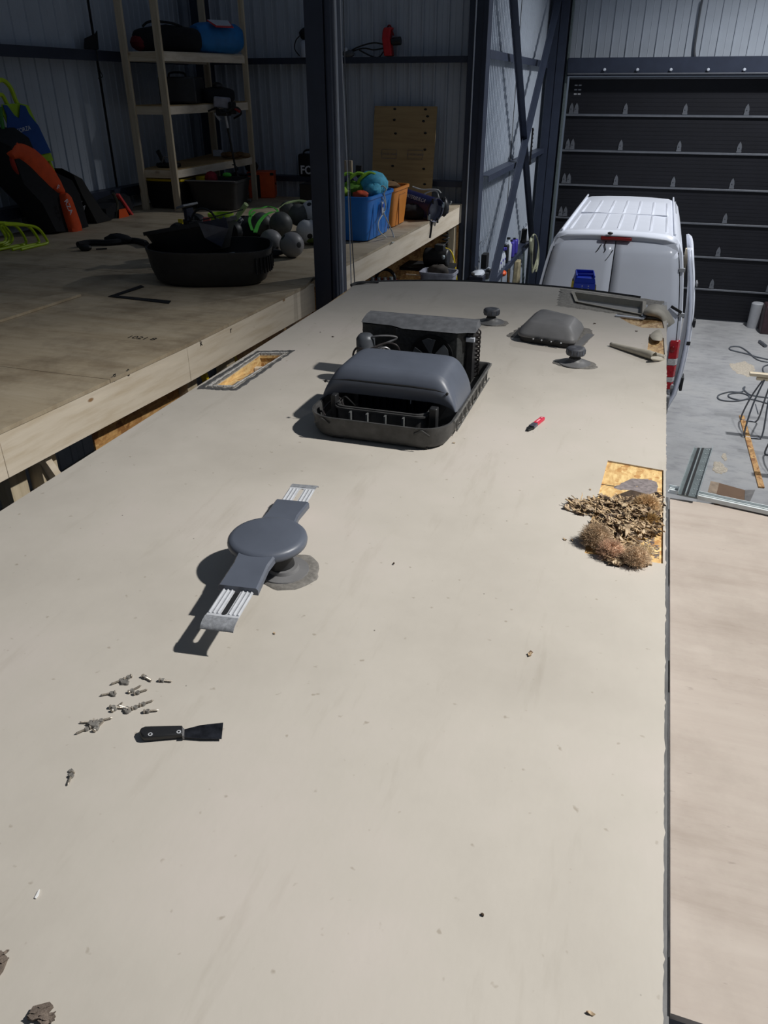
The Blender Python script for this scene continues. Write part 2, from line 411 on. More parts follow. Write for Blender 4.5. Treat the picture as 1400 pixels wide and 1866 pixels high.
MB().b2((-1.88, 17.24, 4.52), (3.6, 17.3, 4.545)).build('angle', DOORS, hp, bev=.003)
for px in (1102, 1162, 1223, 1291, 1357):
    p = W(px, 127, y=17.28); MB().cyl(p, p+V((0, -.03, 0)), .03, .018, 8).build('bolt', WHTD, hp)

# steel frame: columns, girts, braces
def hcol(name, label, x0, x1, y0, y1, z0, z1, wx=True):
    t = thing(name, label, 'column', ((x0+x1)/2, (y0+y1)/2, z0)); tf = .014
    MB().b2((x0, y0, z0), (x1, y0+tf, z1)).build('flange', NAVY, t, bev=.003)
    MB().b2((x0, y1-tf, z0), (x1, y1, z1)).build('flange', NAVY, t, bev=.003)
    MB().b2(((x0+x1)/2-.006, y0, z0), ((x0+x1)/2+.006, y1, z1)).build('web', NAVY, t, smooth=False); return t
c1 = thing('steel_column', 'big navy steel column at mezzanine edge with white conduit on its right', 'column', (-2.43, 6.1, 0))
MB().b2((-2.545, 6.03, 0), (-2.40, 6.25, 8.5)).build('column_body', NAVY, c1, bev=.004)
MB().b2((-2.545, 6.0, 0), (-2.40, 6.012, 8.5)).build('face_plate', NAVY, c1, bev=.003)
MB().b2((-2.398, 6.0, 0), (-2.352, 6.25, 8.5)).build('rounded_edge', NAVY, c1, bev=.02, seg=4)
MB().tube([(-2.335, 6.08, 0), (-2.335, 6.08, 8.5)], .010, 10).build('conduit', WHTD, c1).__setitem__('label', 'white vertical conduit pipe')
for k, (dx, sw) in enumerate(((.022, .012), (.040, .02))):
    pts = smooth_path([W(620+k*6, 0, y=6.08)+V((0, 0, 1.5)), W(622+k*5, 60, y=6.08), W(628+k*4, 200, y=6.08), W(634+k*3, 330, y=6.08), W(638+k*4, 440, y=6.08), W(641+k*10, 540, y=6.08)-V((0, 0, .3))], 5)
    MB().tube(pts, .0045, 6).build('hanging_cable', CORD if k else WHTD, None, label=('pale' if not k else 'grey')+' thin cable hanging right of the big column conduit, '+('left' if not k else 'right')+' of two', cat='cable', group=None)
c2 = thing('steel_column', 'navy steel column at far mezzanine corner carrying a thin white pipe', 'column', (-2.37, 11.2, 0))
MB().b2((-2.48, 11.1, 0), (-2.30, 11.34, 8.5)).build('column_body', NAVY, c2, bev=.004)
MB().b2((-2.298, 11.08, 0), (-2.235, 11.34, 8.5)).build('side_flange', NAVY, c2, bev=.006)
MB().tube([(-2.395, 11.085, 0), (-2.395, 11.085, 8.5)], .010, 8).build('pipe', WHTD, c2)
hcol('steel_column', 'dark steel column left of the black garage door', -2.26, -1.94, 17.1, 17.45, 0, 8.8)
c4 = thing('steel_column', 'dark corner column standing behind the timber shelf unit', 'column', (-6.32, 11.2, 2.9))
MB().b2((-6.42, 11.15, 2.9), (-6.24, 11.37, 8.6)).build('column_body', NAVY, c4, bev=.006)
def girt(name, label, a, b, dirn, w=.18, h=.07):
    """C-section rail; dirn = direction of the open lips into the room"""
    a, b, n = V(a), V(b), V(dirn); m = MB(); t = .006
    d = (b-a).normalized()
    m.prism([a, a+n*w, a+n*w+V((0, 0, -h)), a+n*(w-t)+V((0, 0, -h)), a+n*(w-t)+V((0, 0, -t)), a+V((0, 0, -t))], b-a)
    return m.build(name, NAVY, None, label=label, cat='rail')
girt('wall_girt', 'upper navy wall rail across the back cladding above the mezzanine', (-6.2, 11.38, 4.66), (-2.49, 11.38, 4.66), (0, -1, 0), .16, .075)
girt('wall_girt', 'lower navy wall rail just above mezzanine floor on the back cladding', (-6.2, 11.38, 3.17), (-2.49, 11.38, 3.17), (0, -1, 0), .2, .07)
girt('wall_girt', 'upper navy rail on the left wall', (-6.66, 3, 4.69), (-6.66, 11.1, 4.69), (1, 0, 0), .16, .11)
girt('wall_girt', 'lower navy rail on the left wall behind the bags', (-6.66, 3, 3.17), (-6.66, 11.1, 3.17), (1, 0, 0), .16, .11)
girt('wall_girt', 'upper navy rail behind the cross braces', (-2.34, 11.37, 4.73), (-2.34, 17.08, 4.73), (1, 0, 0), .1, .1)
girt('wall_girt', 'middle navy rail with bright top face passing the cross of the braces', (-2.34, 11.37, 3.24), (-2.34, 17.08, 3.24), (1, 0, 0), .17, .08)
girt('wall_girt', 'lowest navy rail used as a shelf for bottles', (-2.34, 11.37, 1.62), (-2.34, 17.08, 1.62), (1, 0, 0), .17, .08)
for i, (a, b, l) in enumerate((((-2.12, 11.4, 6.0), (-2.12, 16.9, .9), 'near top to far bottom'), ((-2.09, 17.0, 6.0), (-2.09, 11.6, 1.6), 'far top to near bottom'))):
    br = thing('cross_brace', 'dark steel brace from '+l+' on the wall by the van', 'brace', a)
    MB().beam(a, b, .012, .10, (1, 0, 0)).build('brace_bar', NAVY, br, smooth=False)
    MB().beam(V(a)+V((-.05, 0, 0)), V(b)+V((-.05, 0, 0)), .09, .010, (1, 0, 0)).build('brace_leg', NAVY, br, smooth=False)
sp = thing('toothed_strip', 'short black toothed strip hanging where the two braces cross', 'strip', (-2.03, 14.3, 3.2))
MB().b2((-2.045, 14.26, 3.16), (-2.02, 14.29, 3.72)).build('backing', BLACK, sp)
for k in range(9): MB().box((-2.03, 14.32, 3.19+k*.062), (.02, .07, .022)).build('tooth', BLACK, sp)

# ================================================================ MEZZANINE
mz = thing('mezzanine_platform', 'timber mezzanine with plywood floor and pale lumber edge board', 'platform', (-4.6, 6, 2.6))
EDG = [(-1.5, -3.03), (2.6, -2.74), (4.1, -2.625), (6.1, -2.548), (11.1, -2.468)]
def fx(y):
    for (a, xa), (b, xb) in zip(EDG, EDG[1:]):
        if y <= b: return xa+(xb-xa)*(y-a)/(b-a)
    return EDG[-1][1]
ys = [-1.5, -.28, .94, 2.16, 3.38, 4.60, 5.82, 7.04, 8.26, 9.48, 11.1]
for a, b in zip(ys, ys[1:]):
    for x0, x1 in ((-6.62, -4.99), (-4.986, None)):
        z_ = 2.90+random.uniform(-.0008, .0008)
        e = [(x1, a+.002), (x1, b-.002)] if x1 else [(fx(y_)+.004-(.0 if not 5.98 < y_ < 6.28 else .06), y_) for y_ in sorted([a+.002, b-.002]+[q for q, _ in EDG if a < q < b])]
        MB().slab([V((x0, a+.002, 0))]+[V((p[0], p[1], 0)) for p in e]+[V((x0, b-.002, 0))], [], 2.879, z_).build('deck_sheet', PLYF, mz, smooth=False)
for a, b in ((-1.5, 2.6), (2.602, 4.1), (4.102, 6.0), (6.28, 11.1)):
    MB().beam((fx(a)-.02, a, 2.766), (fx(b)-.02, b, 2.766), .04, .222).build('edge_board', LUM, mz, bev=.002)
for k in range(16):
    y = -1.2+k*.8
    MB().b2((-6.6, y, 2.66), (fx(y)-.045, y+.04, 2.877)).build('joist', LUMX, mz, smooth=False)
for y, x in ((4.28, -2.78), (4.75, -2.74), (10.98, -2.56), (2.95, -2.86), (2.8, -2.94), (7.1, -2.68)):
    MB().b2((x-.045, y-.06, 0), (x+.045, y+.06, 2.65)).build('support_post', LUMZ, mz, bev=.002)
MB().beam((-2.84, 2.9, 2.62), (-2.72, 3.3, 1.5), .04, .14, (1, 0, 0)).build('diagonal_strut', LUM, mz, smooth=False)
def osbwall(y0, y1, x=-2.82): return MB().b2((x, y0, 0), (x+.012, y1, 2.64))
tag(osbwall(3.32, 4.22).build('osb_sheet', OSBM, None), 'osb sheet under the mezzanine edge, near the slot in the roof', 'board')
tag(osbwall(5.0, 6.5).build('osb_sheet', OSBM, None), 'osb sheet under the mezzanine beside the big navy column', 'board')
tag(MB().b2((-6.4, 11.1, 0), (-2.5, 11.12, 2.62)).build('osb_sheet', OSBM, None), 'wide osb lining under the far end of the mezzanine', 'board')
for i, (px, py, q) in enumerate(((372, 675, 0), (425, 648, 1))):
    a = W(px, py, x=-2.76); b = a+V((0, .05+.02*i, -.22)); MB().beam(a+V((0, -.05, .12)), b, .03, .045, (1, 0, 0)).build('yellow_clamp_bar', YEL, None, bev=.003, label='yellow bar under the mezzanine edge, '+('nearer' if i == 0 else 'farther')+' of the two', cat='bar')
# pencil marks and stamps on the boards
def flatq(pts, z, dz=.0012): return MB().prism([V((p.x, p.y, z)) for p in pts], (0, 0, dz))
L1 = [W(a, b, z=2.9) for a, b in ((197, 541), (257, 520.5), (263, 523.5), (214, 539.5), (312, 549), (308, 554))]
L1 = [L1[0], L1[1], L1[2], L1[3], L1[4], L1[5]]
MB().prism([V((p.x, p.y, 2.9012)) for p in L1], (0, 0, .004)).build('steel_square', BLACK, None, label='black L-shaped square lying on the mezzanine plywood', cat='square')
text('1021 8', 'stamp', BLACK, mz, W(258, 616, z=2.9012), (1, .02, 0), (0, 1, 0), .075, .0003)
for px, py, l in ((225, 691, '7'), (247, 681, '0'), (366, 625, 'k'), (417, 601, 'r')):
    p = W(px, py, x=-2.62); p.x = fx(p.y)+.002; text(l, 'pencil_mark', BLACK, mz, p, (0, 1, 0), (0, 0, 1), .06, .0003)
pl = [(-20, 590), (8, 590), (150, 541.5), (118, 538), (-20, 575)]
P = Wz([(0, 588), (9, 587), (148, 540), (125, 538), (0, 573)], 2.902); P[0] += V((-.25, -.12, 0)); P[4] += V((-.3, -.05, 0)); P[1] += V((-.02, -.02, 0))
MB().prism(P, (0, 0, .018)).build('plywood_offcut', PLYF, None, label='long plywood offcut lying flat on mezzanine floor at left', cat='board')

# ================================================================ CAMPER ROOF
RX0, RX1, RZ = -2.163, .230, 2.9
slot_o = Wz([(357, 709), (470, 640), (537, 639), (432, 712)], RZ)
slot_i = Wz([(392, 703), (474, 646), (517, 646), (423, 703)], RZ)
patch = Wz([(1108, 839), (1209.5, 857), (1208.5, 1027), (1066, 1008), (1071, 971), (1090, 904)], RZ)
sky_i = Wz([(1045, 535.5), (1173, 553), (1172, 577), (1052, 553)], RZ)
ex1 = Wz([(1124, 571), (1173, 577.5), (1207, 581), (1211, 598), (1170, 597), (1149, 590), (1130, 579)], RZ)
ex2 = Wz([(1184, 609), (1210, 616), (1212, 647), (1180, 637)], RZ)
ex1 = [V((min(p.x, RX1-.01), p.y, p.z)) for p in ex1]; ex2 = [V((min(p.x, RX1-.01), p.y, p.z)) for p in ex2]; patch = [V((min(p.x, RX1-.006), p.y, p.z)) for p in patch]
cp = thing('camper_trailer', 'large camper with weathered cream roof membrane filling the foreground', 'camper', (-.96, 2.6, 0))
right = []; y = -1.2
while y < 5.35:
    right.append(V((RX1+random.choice((0, 0, .001, .002, .004))*random.random()-.001, y, RZ))); y += .012 if .8 < y < 4.4 else .05
far = [W(a, b, z=RZ) for a, b in ((1213, 556), (1150, 541), (1060, 528), (975, 520), (850, 513), (760, 512), (700, 513), (660, 515), (645, 519), (622, 534))]
far[0].x = RX1; far[-1].x = RX0+.004
outline = right+[p for p in far]+[V((RX0, 4.9, RZ)), V((RX0, -1.2, RZ))]
MB().slab(outline, [slot_i, patch, sky_i, ex1, ex2], RZ-.006, RZ).build('roof_membrane', MEM, cp, smooth=False)
dk = [V((p.x-.006*(1 if p.x > 0 else -1), p.y, p.z)) for p in [V((RX1, -1.2, 0)), V((RX1, 4.2, 0)), V((RX0, 4.2, 0)), V((RX0, -1.2, 0))]]
MB().slab(dk, [slot_i], RZ-.022, RZ-.0065).build('roof_decking', OSBY, cp, smooth=False)
dk2 = [V((RX1-.006, 4.205, 0)), V((RX1-.006, far[0].y-.01, 0))]+[p-V((0, .012, 0)) for p in far[1:-1]]+[V((RX0+.006, 4.9, 0)), V((RX0+.006, 4.205, 0))]
MB().slab(dk2, [sky_i], RZ-.022, RZ-.0065).build('roof_decking', OSBO, cp, smooth=False)
# walls
MB().b2((RX0+.01, -1.2, .5), (RX0+.05, 5.5, RZ-.022)).build('side_wall', WHTD, cp, smooth=False)
MB().b2((RX1-.05, -1.2, .5), (RX1-.012, 5.35, RZ-.022)).build('side_wall', WHTD, cp, smooth=False)
MB().b2((RX0+.05, -1.2, .5), (RX1-.05, -1.16, RZ-.022)).build('rear_wall', WHTD, cp, smooth=False)
fr = [p-V((0, .02, 0)) for p in far[1:-1]]; m = MB()
m.prism([V((p.x, p.y, .7)) for p in fr]+[V((p.x, p.y-.04, .7)) for p in fr[::-1]], (0, 0, RZ-.724)).build('front_cap', WHTD, cp)
MB().b2((RX0+.06, -1.1, .5), (RX1-.06, 5.4, .55)).build('underbody', BLACK, cp, smooth=False)
# curled metal edge trim along the far end
e = [p+V((0, .004, -.004)) for p in far[1:-1]]; e[0].x += .07
MB().tube(smooth_path([p+V((0, 0, .006)) for p in e], 3), .009, 6).build('edge_trim', SEALD, cp)
MB().tube(smooth_path([W(640, 520, z=RZ+.005), W(650, 516, z=RZ+.012), W(668, 514, z=RZ+.014), W(690, 514, z=RZ+.008)], 4), [.012]*8+[.008]*5, 6).build('torn_trim_end', SEALD, cp)
# slot opening
def ring_poly(outer, inner, z, h, jit, name, mat, par, n=22):
    def dens(l):
        o = []
        for i in range(len(l)):
            a, b = l[i], l[(i+1) % len(l)]
            for k in range(n): o.append(a.lerp(b, k/n)+V((random.uniform(-jit, jit), random.uniform(-jit, jit), 0)))
        return o
    O, I = dens(outer), dens(inner); m = MB()
    top = lambda p: V((p.x, p.y, z+h+random.uniform(0, h*.6)))
    rs = [[V((p.x, p.y, z)) for p in O], [top(p.lerp(q, .12)) for p, q in zip(O, I)], [top(p.lerp(q, .55)) for p, q in zip(O, I)], [top(p.lerp(q, .9)) for p, q in zip(O, I)], [V((p.x, p.y, z)) for p in I]]
    return m.loft(rs, False, False).build(name, mat, par, recalc=True)
def scale_poly(l, k):
    c = sum(l, V((0, 0, 0)))/len(l); return [c+(p-c)*k for p in l]
mid = [a.lerp(b, .42) for a, b in zip(slot_o, slot_i)]
ring_poly(slot_o, mid, RZ, .003, .006, 'sealant_band', SEALD, cp)
ring_poly([a.lerp(b, .55) for a, b in zip(slot_o, slot_i)], slot_i, RZ, .004, .004, 'sealant_band', SEAL, cp)
ring_poly([a.lerp(b, .62) for a, b in zip(slot_o, slot_i)], [a.lerp(b, .78) for a, b in zip(slot_o, slot_i)], RZ+.004, .003, .003, 'white_rim', SEALW, cp)
def well(poly, z0, z1, mat, name, floor=None):
    m = MB(); a = [m.v((p.x, p.y, z1)) for p in poly]; b = [m.v((p.x, p.y, z0)) for p in poly]; n = len(poly)
    for i in range(n): m.f([a[i], b[i], b[(i+1) % n], a[(i+1) % n]])
    if floor is None: m.f(b)
    return m.build(name, mat, cp, smooth=False, recalc=False)
well(scale_poly(slot_i, 1.04), RZ-.15, RZ-.022, OSBY, 'opening_lining'); 
MB().prism([V((p.x, p.y, RZ-.16)) for p in scale_poly(slot_i, 1.02)], (0, 0, .01)).build('opening_floor', M('dusty cavity brown', S(58, 44, 36), .9, var=.3), cp, smooth=False)
a, b, c, d = slot_i
MB().beam(a.lerp(b, .02)+V((.022, 0, -.035)), a.lerp(b, .62)+V((.03, 0, -.045)), .06, .012, (0, 0, 1)).build('inner_frame', OSBY, cp, smooth=False)
MB().beam(a.lerp(b, .62)+V((.02, 0, -.075)), a.lerp(b, .98)+V((.02, 0, -.085)), .07, .012, (0, 0, 1)).build('inner_frame', M('pinkish old wood', S(170, 140, 122), .8, var=.3, scale=20), cp, smooth=False)
MB().beam(d.lerp(c, .05)+V((-.035, 0, -.05)), d.lerp(c, .9)+V((-.03, 0, -.05)), .012, .05).build('inner_frame', WHTD, cp, smooth=False)
MB().beam(b+V((.0, -.08, -.08)), c+V((0, -.08, -.08)), .04, .05).build('inner_frame', LUM, cp, smooth=False)
# skylight-sized opening with peeled edge
sky_o = Wz([(1022, 526), (1213, 549), (1206, 581), (1015, 557)], RZ); sky_o[1].x = min(sky_o[1].x, RX1)
ring_poly(sky_o[:1]+[sky_o[1]]+[W(1178, 580, z=RZ)]+[sky_o[3]], sky_i, RZ, .003, .012, 'sealant_band', SEALP, cp)
MB().loft([[V((p.x, p.y, RZ+.016)) for p in scale_poly(sky_i, 1.07)], [V((p.x, p.y, RZ+.016)) for p in scale_poly(sky_i, .97)], [V((p.x, p.y, RZ-.028)) for p in scale_poly(sky_i, .93)]], False, False).build('skylight_frame', MEMBACK, cp, smooth=False, recalc=False)
MB().prism([V((p.x, p.y, RZ-.038)) for p in scale_poly(sky_i, .95)], (0, 0, .01)).build('skylight_pan', PANG, cp, smooth=False)
MB().beam(W(1122, 574.5, z=RZ+.006), W(1174, 581, z=RZ+.006), .035, .006).build('white_flange', WHTD, cp, smooth=False)
MB().beam(W(1174, 579, z=RZ+.008), W(1178, 556, z=RZ+.008), .02, .006).build('white_flange', WHTD, cp, smooth=False)
# peeled membrane flaps
def curl(name, a, b, r0, r1, turns=1.1, flare=.0, n=16, z=RZ):
    a, b = V(a), V(b); d = (b-a).normalized(); s = V((d.y, -d.x, 0)); rows = []
    for i in range(n+1):
        t = i/n; r = r0+(r1-r0)*t+random.uniform(-.0015, .0015); c = a.lerp(b, t)+V((0, 0, r+.002)); row = []
        for k in range(11):
            q = -pi/2+2*pi*turns*k/10; rr = r*(1-.25*k/10)
            row.append(c+s*(cos(q)*rr)+V((0, 0, sin(q)*rr))+d*random.uniform(-.002, .002))
        rows.append(row)
    m = MB(); m.grid(rows); o = m.build(name, MEMBACK, cp, ang=80, recalc=False)
    sd = o.modifiers.new('s', 'SOLIDIFY'); sd.thickness = .002; return o
curl('membrane_curl', W(1113, 631, z=RZ), W(1192, 657, z=RZ), .012, .026, .8)
curl('membrane_curl', W(1176, 650, z=RZ), W(1211, 655, z=RZ), .022, .012, .7)
def sheet(name, rows, mat=MEMBACK, sub=2):
    m = MB(); m.grid(rows); o = m.build(name, mat, cp, ang=180, recalc=False)
    sd = o.modifiers.new('s', 'SOLIDIFY'); sd.thickness = .003; ss = o.modifiers.new('ss', 'SUBSURF'); ss.levels = sub; ss.render_levels = sub; return o
def Z3(px, py, h): return W(px, py, z=RZ+h)
sheet('membrane_flap', [[Z3(1171, 574, .012), Z3(1174, 566, .055), Z3(1178, 560, .03), Z3(1184, 556, .01)],
    [Z3(1186, 576, .03), Z3(1188, 566, .08), Z3(1192, 558, .06), Z3(1196, 553, .02)],
    [Z3(1200, 578, .01), Z3(1203, 568, .06), Z3(1206, 560, .035), Z3(1208, 556, .01)],
    [Z3(1212, 590, -.005), Z3(1216, 580, .02), Z3(1219, 574, .0), Z3(1219, 566, -.02)],
    [Z3(1216, 600, -.08), Z3(1224, 592, -.06), Z3(1230, 590, -.09), Z3(1231, 586, -.12)]])
sheet('membrane_flap', [[Z3(1183, 612, .002), Z3(1192, 603, .004), Z3(1204, 598, .006)], [Z3(1186, 616, .02), Z3(1195, 610, .035), Z3(1208, 608, .02)], [Z3(1190, 622, .012), Z3(1199, 621, .03), Z3(1209, 624, .004)]])
sheet('membrane_flap', [[Z3(1184, 650, .03), Z3(1196, 648, .03), Z3(1211, 652, .01)], [Z3(1186, 655, .03), Z3(1200, 656, .02), Z3(1214, 657, -.005)], [Z3(1190, 657, .003), Z3(1204, 658, .003), Z3(1216, 660, -.03)]])
MB().beam(W(1212, 556, z=RZ-.02), W(1214, 598, z=RZ-.05), .02, .05).build('corner_trim', ALU, cp)
# patch: board seam, stain, rotten cavity, stamped letters
pz = RZ-.0062
MB().beam(W(1096, 882.5, z=pz), W(1208, 899, z=pz), .004, .0015).build('board_joint', BLACK, cp, smooth=False)
st = [W(a, b, z=pz) for a, b in ((1118, 889), (1134, 880), (1153, 872), (1180, 873), (1198, 878), (1199, 899), (1176, 901), (1150, 893), (1132, 893))]
ring_poly(scale_poly(st, 1), scale_poly(st, .05), pz, .001, .003, 'stain', CHAR, cp, 5)
hl = [W(a, b, z=pz) for a, b in ((1122, 903), (1150, 893), (1180, 901), (1208, 905), (1208, 960), (1190, 965), (1165, 950), (1130, 930))]
hl = [V((min(p.x, RX1-.012), p.y, p.z)) for p in hl]
MB().prism([V((p.x, p.y, pz-.0002)) for p in hl], (0, 0, .0014)).build('rotten_area', ROTD, cp, smooth=False)
for i, l in enumerate(('EXPOSURE 1', 'SHEATHING', 'MILL 424')):
    text(l, 'stamp', CHAR, cp, W(1180+i*9, 985+i*10, z=pz+.0012), (0, 1, 0), (-1, 0, 0), .024, .0003)
MB().b2((RX1-.008, W(1210, 1027, z=RZ).y, RZ-.01), (RX1-.004, W(1210, 857, z=RZ).y, RZ-.001)).build('edge_strip', BLACK, cp, smooth=False)

# rotten wood heap
def shard(m, c, l, wd, th, rz, rx=0, ry=0):
    R = Euler((rx, ry, rz)).to_matrix().to_4x4(); A = Matrix.Translation(c) @ R; n = 5; top = []; pts = []
    for i in range(n+1):
        t = i/n-.5; ww = wd*(1-abs(2*t)**2.2)*random.uniform(.6, 1.1)+.001; pts.append((t*l, ww, random.uniform(-.3, .3)*wd))
    P = [V((x, o+w_/2, random.uniform(-1, 1)*th*.8)) for x, w_, o in pts]+[V((x, o-w_/2, random.uniform(-1, 1)*th*.8)) for x, w_, o in pts[::-1]]
    P = [A @ p for p in P]; a = [m.v(p) for p in P]; up = A.to_3x3() @ V((0, 0, th)); b = [m.v(p+up) for p in P]; k = len(P)
    for i in range(n):
        m.f([a[i], a[i+1], a[k-2-i], a[k-1-i]]); m.f([b[i], b[i+1], b[k-2-i], b[k-1-i]])
    for i in range(k): m.f([a[i], a[(i+1) % k], b[(i+1) % k], b[i]])
heap = thing('rotted_wood_heap', 'heap of crumbled rotten wood chips spilling from the cut-out at the roof edge', 'debris', (.06, 2.55, RZ)); heap['kind'] = 'stuff'
def inheap(px, py, h): return W(px, py, z=RZ+h)
blobs = [((1068, 925), 38, 14, .02), ((1100, 925), 36, 18, .028), ((1135, 930), 34, 22, .032), ((1165, 945), 34, 24, .04), ((1110, 955), 38, 20, .028), ((1150, 970), 36, 20, .032), ((1180, 965), 26, 18, .03), ((1095, 990), 26, 20, .022), ((1135, 1000), 30, 20, .024), ((1160, 1020), 26, 12, .02), ((1195, 925), 14, 28, .01), ((1125, 1020), 22, 12, .016)]
for nm, mat_, cnt, sel in (('wood_chips', ROT, 620, 0), ('dark_chips', ROTD, 260, 1), ('pale_splinters', M('pale splinters', S(190, 164, 128), .8, var=.3, scale=50), 330, 2)):
    m = MB()
    for k in range(cnt):
        b_ = random.choice(blobs); (bx, by), rx_, ry_, hh = b_; u = random.gauss(0, .42); v_ = random.gauss(0, .42)
        if u*u+v_*v_ > 1.4: continue
        h = max(.001, hh*(1-(u*u+v_*v_)*.7))*random.uniform(.25, 1)
        p = inheap(bx+u*rx_, by+v_*ry_, 0)+V((0, 0, h))
        if p.x > RX1-.01: continue
        if sel == 2: shard(m, p+V((0, 0, .006)), random.uniform(.025, .07), random.uniform(.003, .006), .0015, random.gauss(2.4, .7), random.uniform(-.4, .4), random.uniform(-.5, .4))
        else: shard(m, p, random.uniform(.018, .055), random.uniform(.008, .022), random.uniform(.002, .006), random.gauss(2.5, .9), random.uniform(-.6, .6), random.uniform(-.5, .5))
    m.build(nm, mat_, heap, ang=25)
m = MB()
for (bx, by), rx_, ry_, hh in blobs:
    c = inheap(bx, by, 0); r = (inheap(bx+rx_*.62, by, 0)-c).length; r2 = (inheap(bx, by+ry_*.6, 0)-c).length
    if c.x+r > RX1-.012: r = max(.02, RX1-.012-c.x)
    m.ell(c, (r, r2, hh*.7), 20, .35)
m.build('crumbled_core', ROT, heap, ang=20)
def fluff(label, px, py, r, mat, n=900, hh=.03):
    m = MB(); c = inheap(px, py, .012)
    m.ell(c+V((0, 0, hh*.3)), (r*.72, r*.62, hh*.8), 14, .5)
    for k in range(n):
        q = V((random.gauss(0, 1), random.gauss(0, 1), abs(random.gauss(0, 1)))).normalized()
        p = c+V((q.x*r*.6, q.y*r*.55, q.z*hh)); pts = [p]
        for j in range(4): pts.append(pts[-1]+q*r*.11+V((random.gauss(0, .0028), random.gauss(0, .0028), random.gauss(0, .002))))
        if min(pp.z for pp in pts) < RZ+.0005: continue
        m.tube(pts, [.0008, .0007, .0006, .0005, .0003], 3)
    o = m.build('insulation_tuft', mat, None, ang=180, recalc=False, label=label, cat='insulation'); o['kind'] = 'stuff'
G2 = M('grey glass wool', S(186, 160, 130), .98, var=.3, scale=40, bmp=1)
fluff('orange-brown insulation tuft on the upper right of the rotten heap', 1177, 925, .05, FLUFF)
fluff('grey-brown insulation tuft at the lower left of the rotten heap', 1085, 985, .055, G2, 1000, .04)
fluff('pinkish insulation tuft at the bottom of the heap, left of the palest one', 1112, 1008, .045, M('pink glass wool', S(204, 168, 140), .98, var=.3, scale=40), 800)
fluff('pale insulation tuft at the very bottom tip of the heap', 1158, 1022, .045, M('pale glass wool', S(206, 178, 146), .98, var=.3, scale=40), 900, .035)
fluff('small pale insulation tuft lying beside the printed board letters', 1175, 1008, .026, M('cream glass wool', S(214, 190, 150), .98, var=.3, scale=40), 400, .02)
fluff('dark yellow insulation tuft near the roof edge inside the heap', 1183, 955, .04, M('ochre glass wool', S(150, 116, 64), .98, var=.3, scale=40), 600, .02)
# loose chips on the roof
chips = [(966, 1192, .022, 'brown chip lying alone right of roof centre'), (1029, 984, .014, 'left of two small chips beside the rotten heap'), (1043, 985, .012, 'right of two small chips beside the rotten heap'), (1076, 893, .008, 'tiny pale chip above the rotten heap'), (500, 1155, .008, 'tiny chip in front of the antenna'), (718, 1028, .010, 'thin dark splinter near the roof centre'), (1030, 925, .016, 'curled chip at the left tip of the rotten heap'), (827, 808, .012, 'small chip in front of the air conditioner'), (945, 601, .01, 'small dark crumb by the vent'), (1043, 602, .02, 'dark flake left of the torn membrane'), (1160, 604, .016, 'dark flake beside the peeled flap'), (1084, 590, .02, 'dark flake behind the dome vent'), (1076, 1847, .012, 'brown chip near the bottom right of the roof'), (879, 1668, .006, 'dark speck low on the roof'), (607, 614, .018, 'thin dark splinter beside the air conditioner'), (584, 606, .006, 'dark speck right of the slot')]
for px, py, s, lab in chips:
    m = MB(); shard(m, W(px, py, z=RZ)+V((0, 0, .002)), s*1.3, s*.55, .002, random.uniform(0, 3), .1, .1); m.build('wood_chip', ROTD if 'dark' in lab else ROT, None, label=lab, cat='chip')
for pts, lab in ((((50, 1858), (62, 1838), (92, 1830), (98, 1836), (84, 1852), (60, 1862)), 'long dark bark-like piece at bottom left corner'), (((70, 1864), (84, 1854), (102, 1853), (92, 1864), (80, 1872)), 'small dark piece touching the bottom left edge of the picture'), (((-8, 1742), (4, 1736), (15, 1748), (6, 1770), (-6, 1786)), 'pale-topped rotten piece cut off by the left picture edge')):
    m = MB(); P = Wz(pts, RZ+.001); m.prism(P, (0, 0, .008)); c = sum(P, V((0, 0, 0)))/len(P)
    for k in range(4): shard(m, c+V((random.gauss(0, .005), random.gauss(0, .006), .008)), .022, .006, .002, random.gauss(.5, .2), .1, .1)
    m.build('rotten_fragment', M('grey brown rot', S(104, 93, 84), .9, var=.4, scale=40, bmp=.8), None, label=lab, cat='debris')
MB().prism(Wz(((63, 1637), (70, 1624), (73, 1621), (71, 1631), (66, 1638)), RZ+.001), (0, 0, .002)).build('paint_flake', WHT, None, label='small white flake near the lower left roof edge', cat='flake')

# ================================================================ PLATFORM right of the camper
PZ = 2.7
x0 = W(1221, 1300, z=PZ).x; y1 = W(1226, 908, z=PZ).y; y0 = W(1222, 1846, z=PZ).y
pf = thing('scaffold_platform', 'scuffed plywood work platform alongside the camper at right', 'platform', (.9, 2.1, 0))
MB().slab([V((x0, y0, 0)), V((x0+1.24, y0-.03, 0)), V((x0+1.24, y1-.03, 0)), V((x0+.003, y1, 0))], [], PZ-.018, PZ).build('plywood_sheet', PLYR, pf, smooth=False)
MB().b2((x0-.026, y0-.05, PZ-.10), (x0-.002, y1+.02, PZ-.008)).build('side_rail', M('grey rail', S(98, 98, 98), .5, .2), pf, smooth=False)
for y in (y0+.1, 2.1, y1-.1): MB().b2((x0, y-.03, PZ-.10), (x0+1.24, y+.03, PZ-.02)).build('cross_beam', NAVY, pf, smooth=False)
for x in (x0+.01, x0+1.2):
    for y in (y0+.1, y1-.12): MB().b2((x, y-.03, 0), (x+.05, y+.03, PZ-.10)).build('leg', NAVY, pf, smooth=False)
rb = thing('steel_track', 'bright galvanised steel track laid along the far end of the work platform', 'track', (.8, y1+.08, PZ-.04))
p0, p1 = W(1221, 893, z=PZ+.01), W(1400, 932, z=PZ+.01); q = p1-p0; p1 = p0+q*2.2; p0 = p0-q*.01
MB().beam(p0, p1, .050, .008).build('web', TRACK, rb, smooth=False)
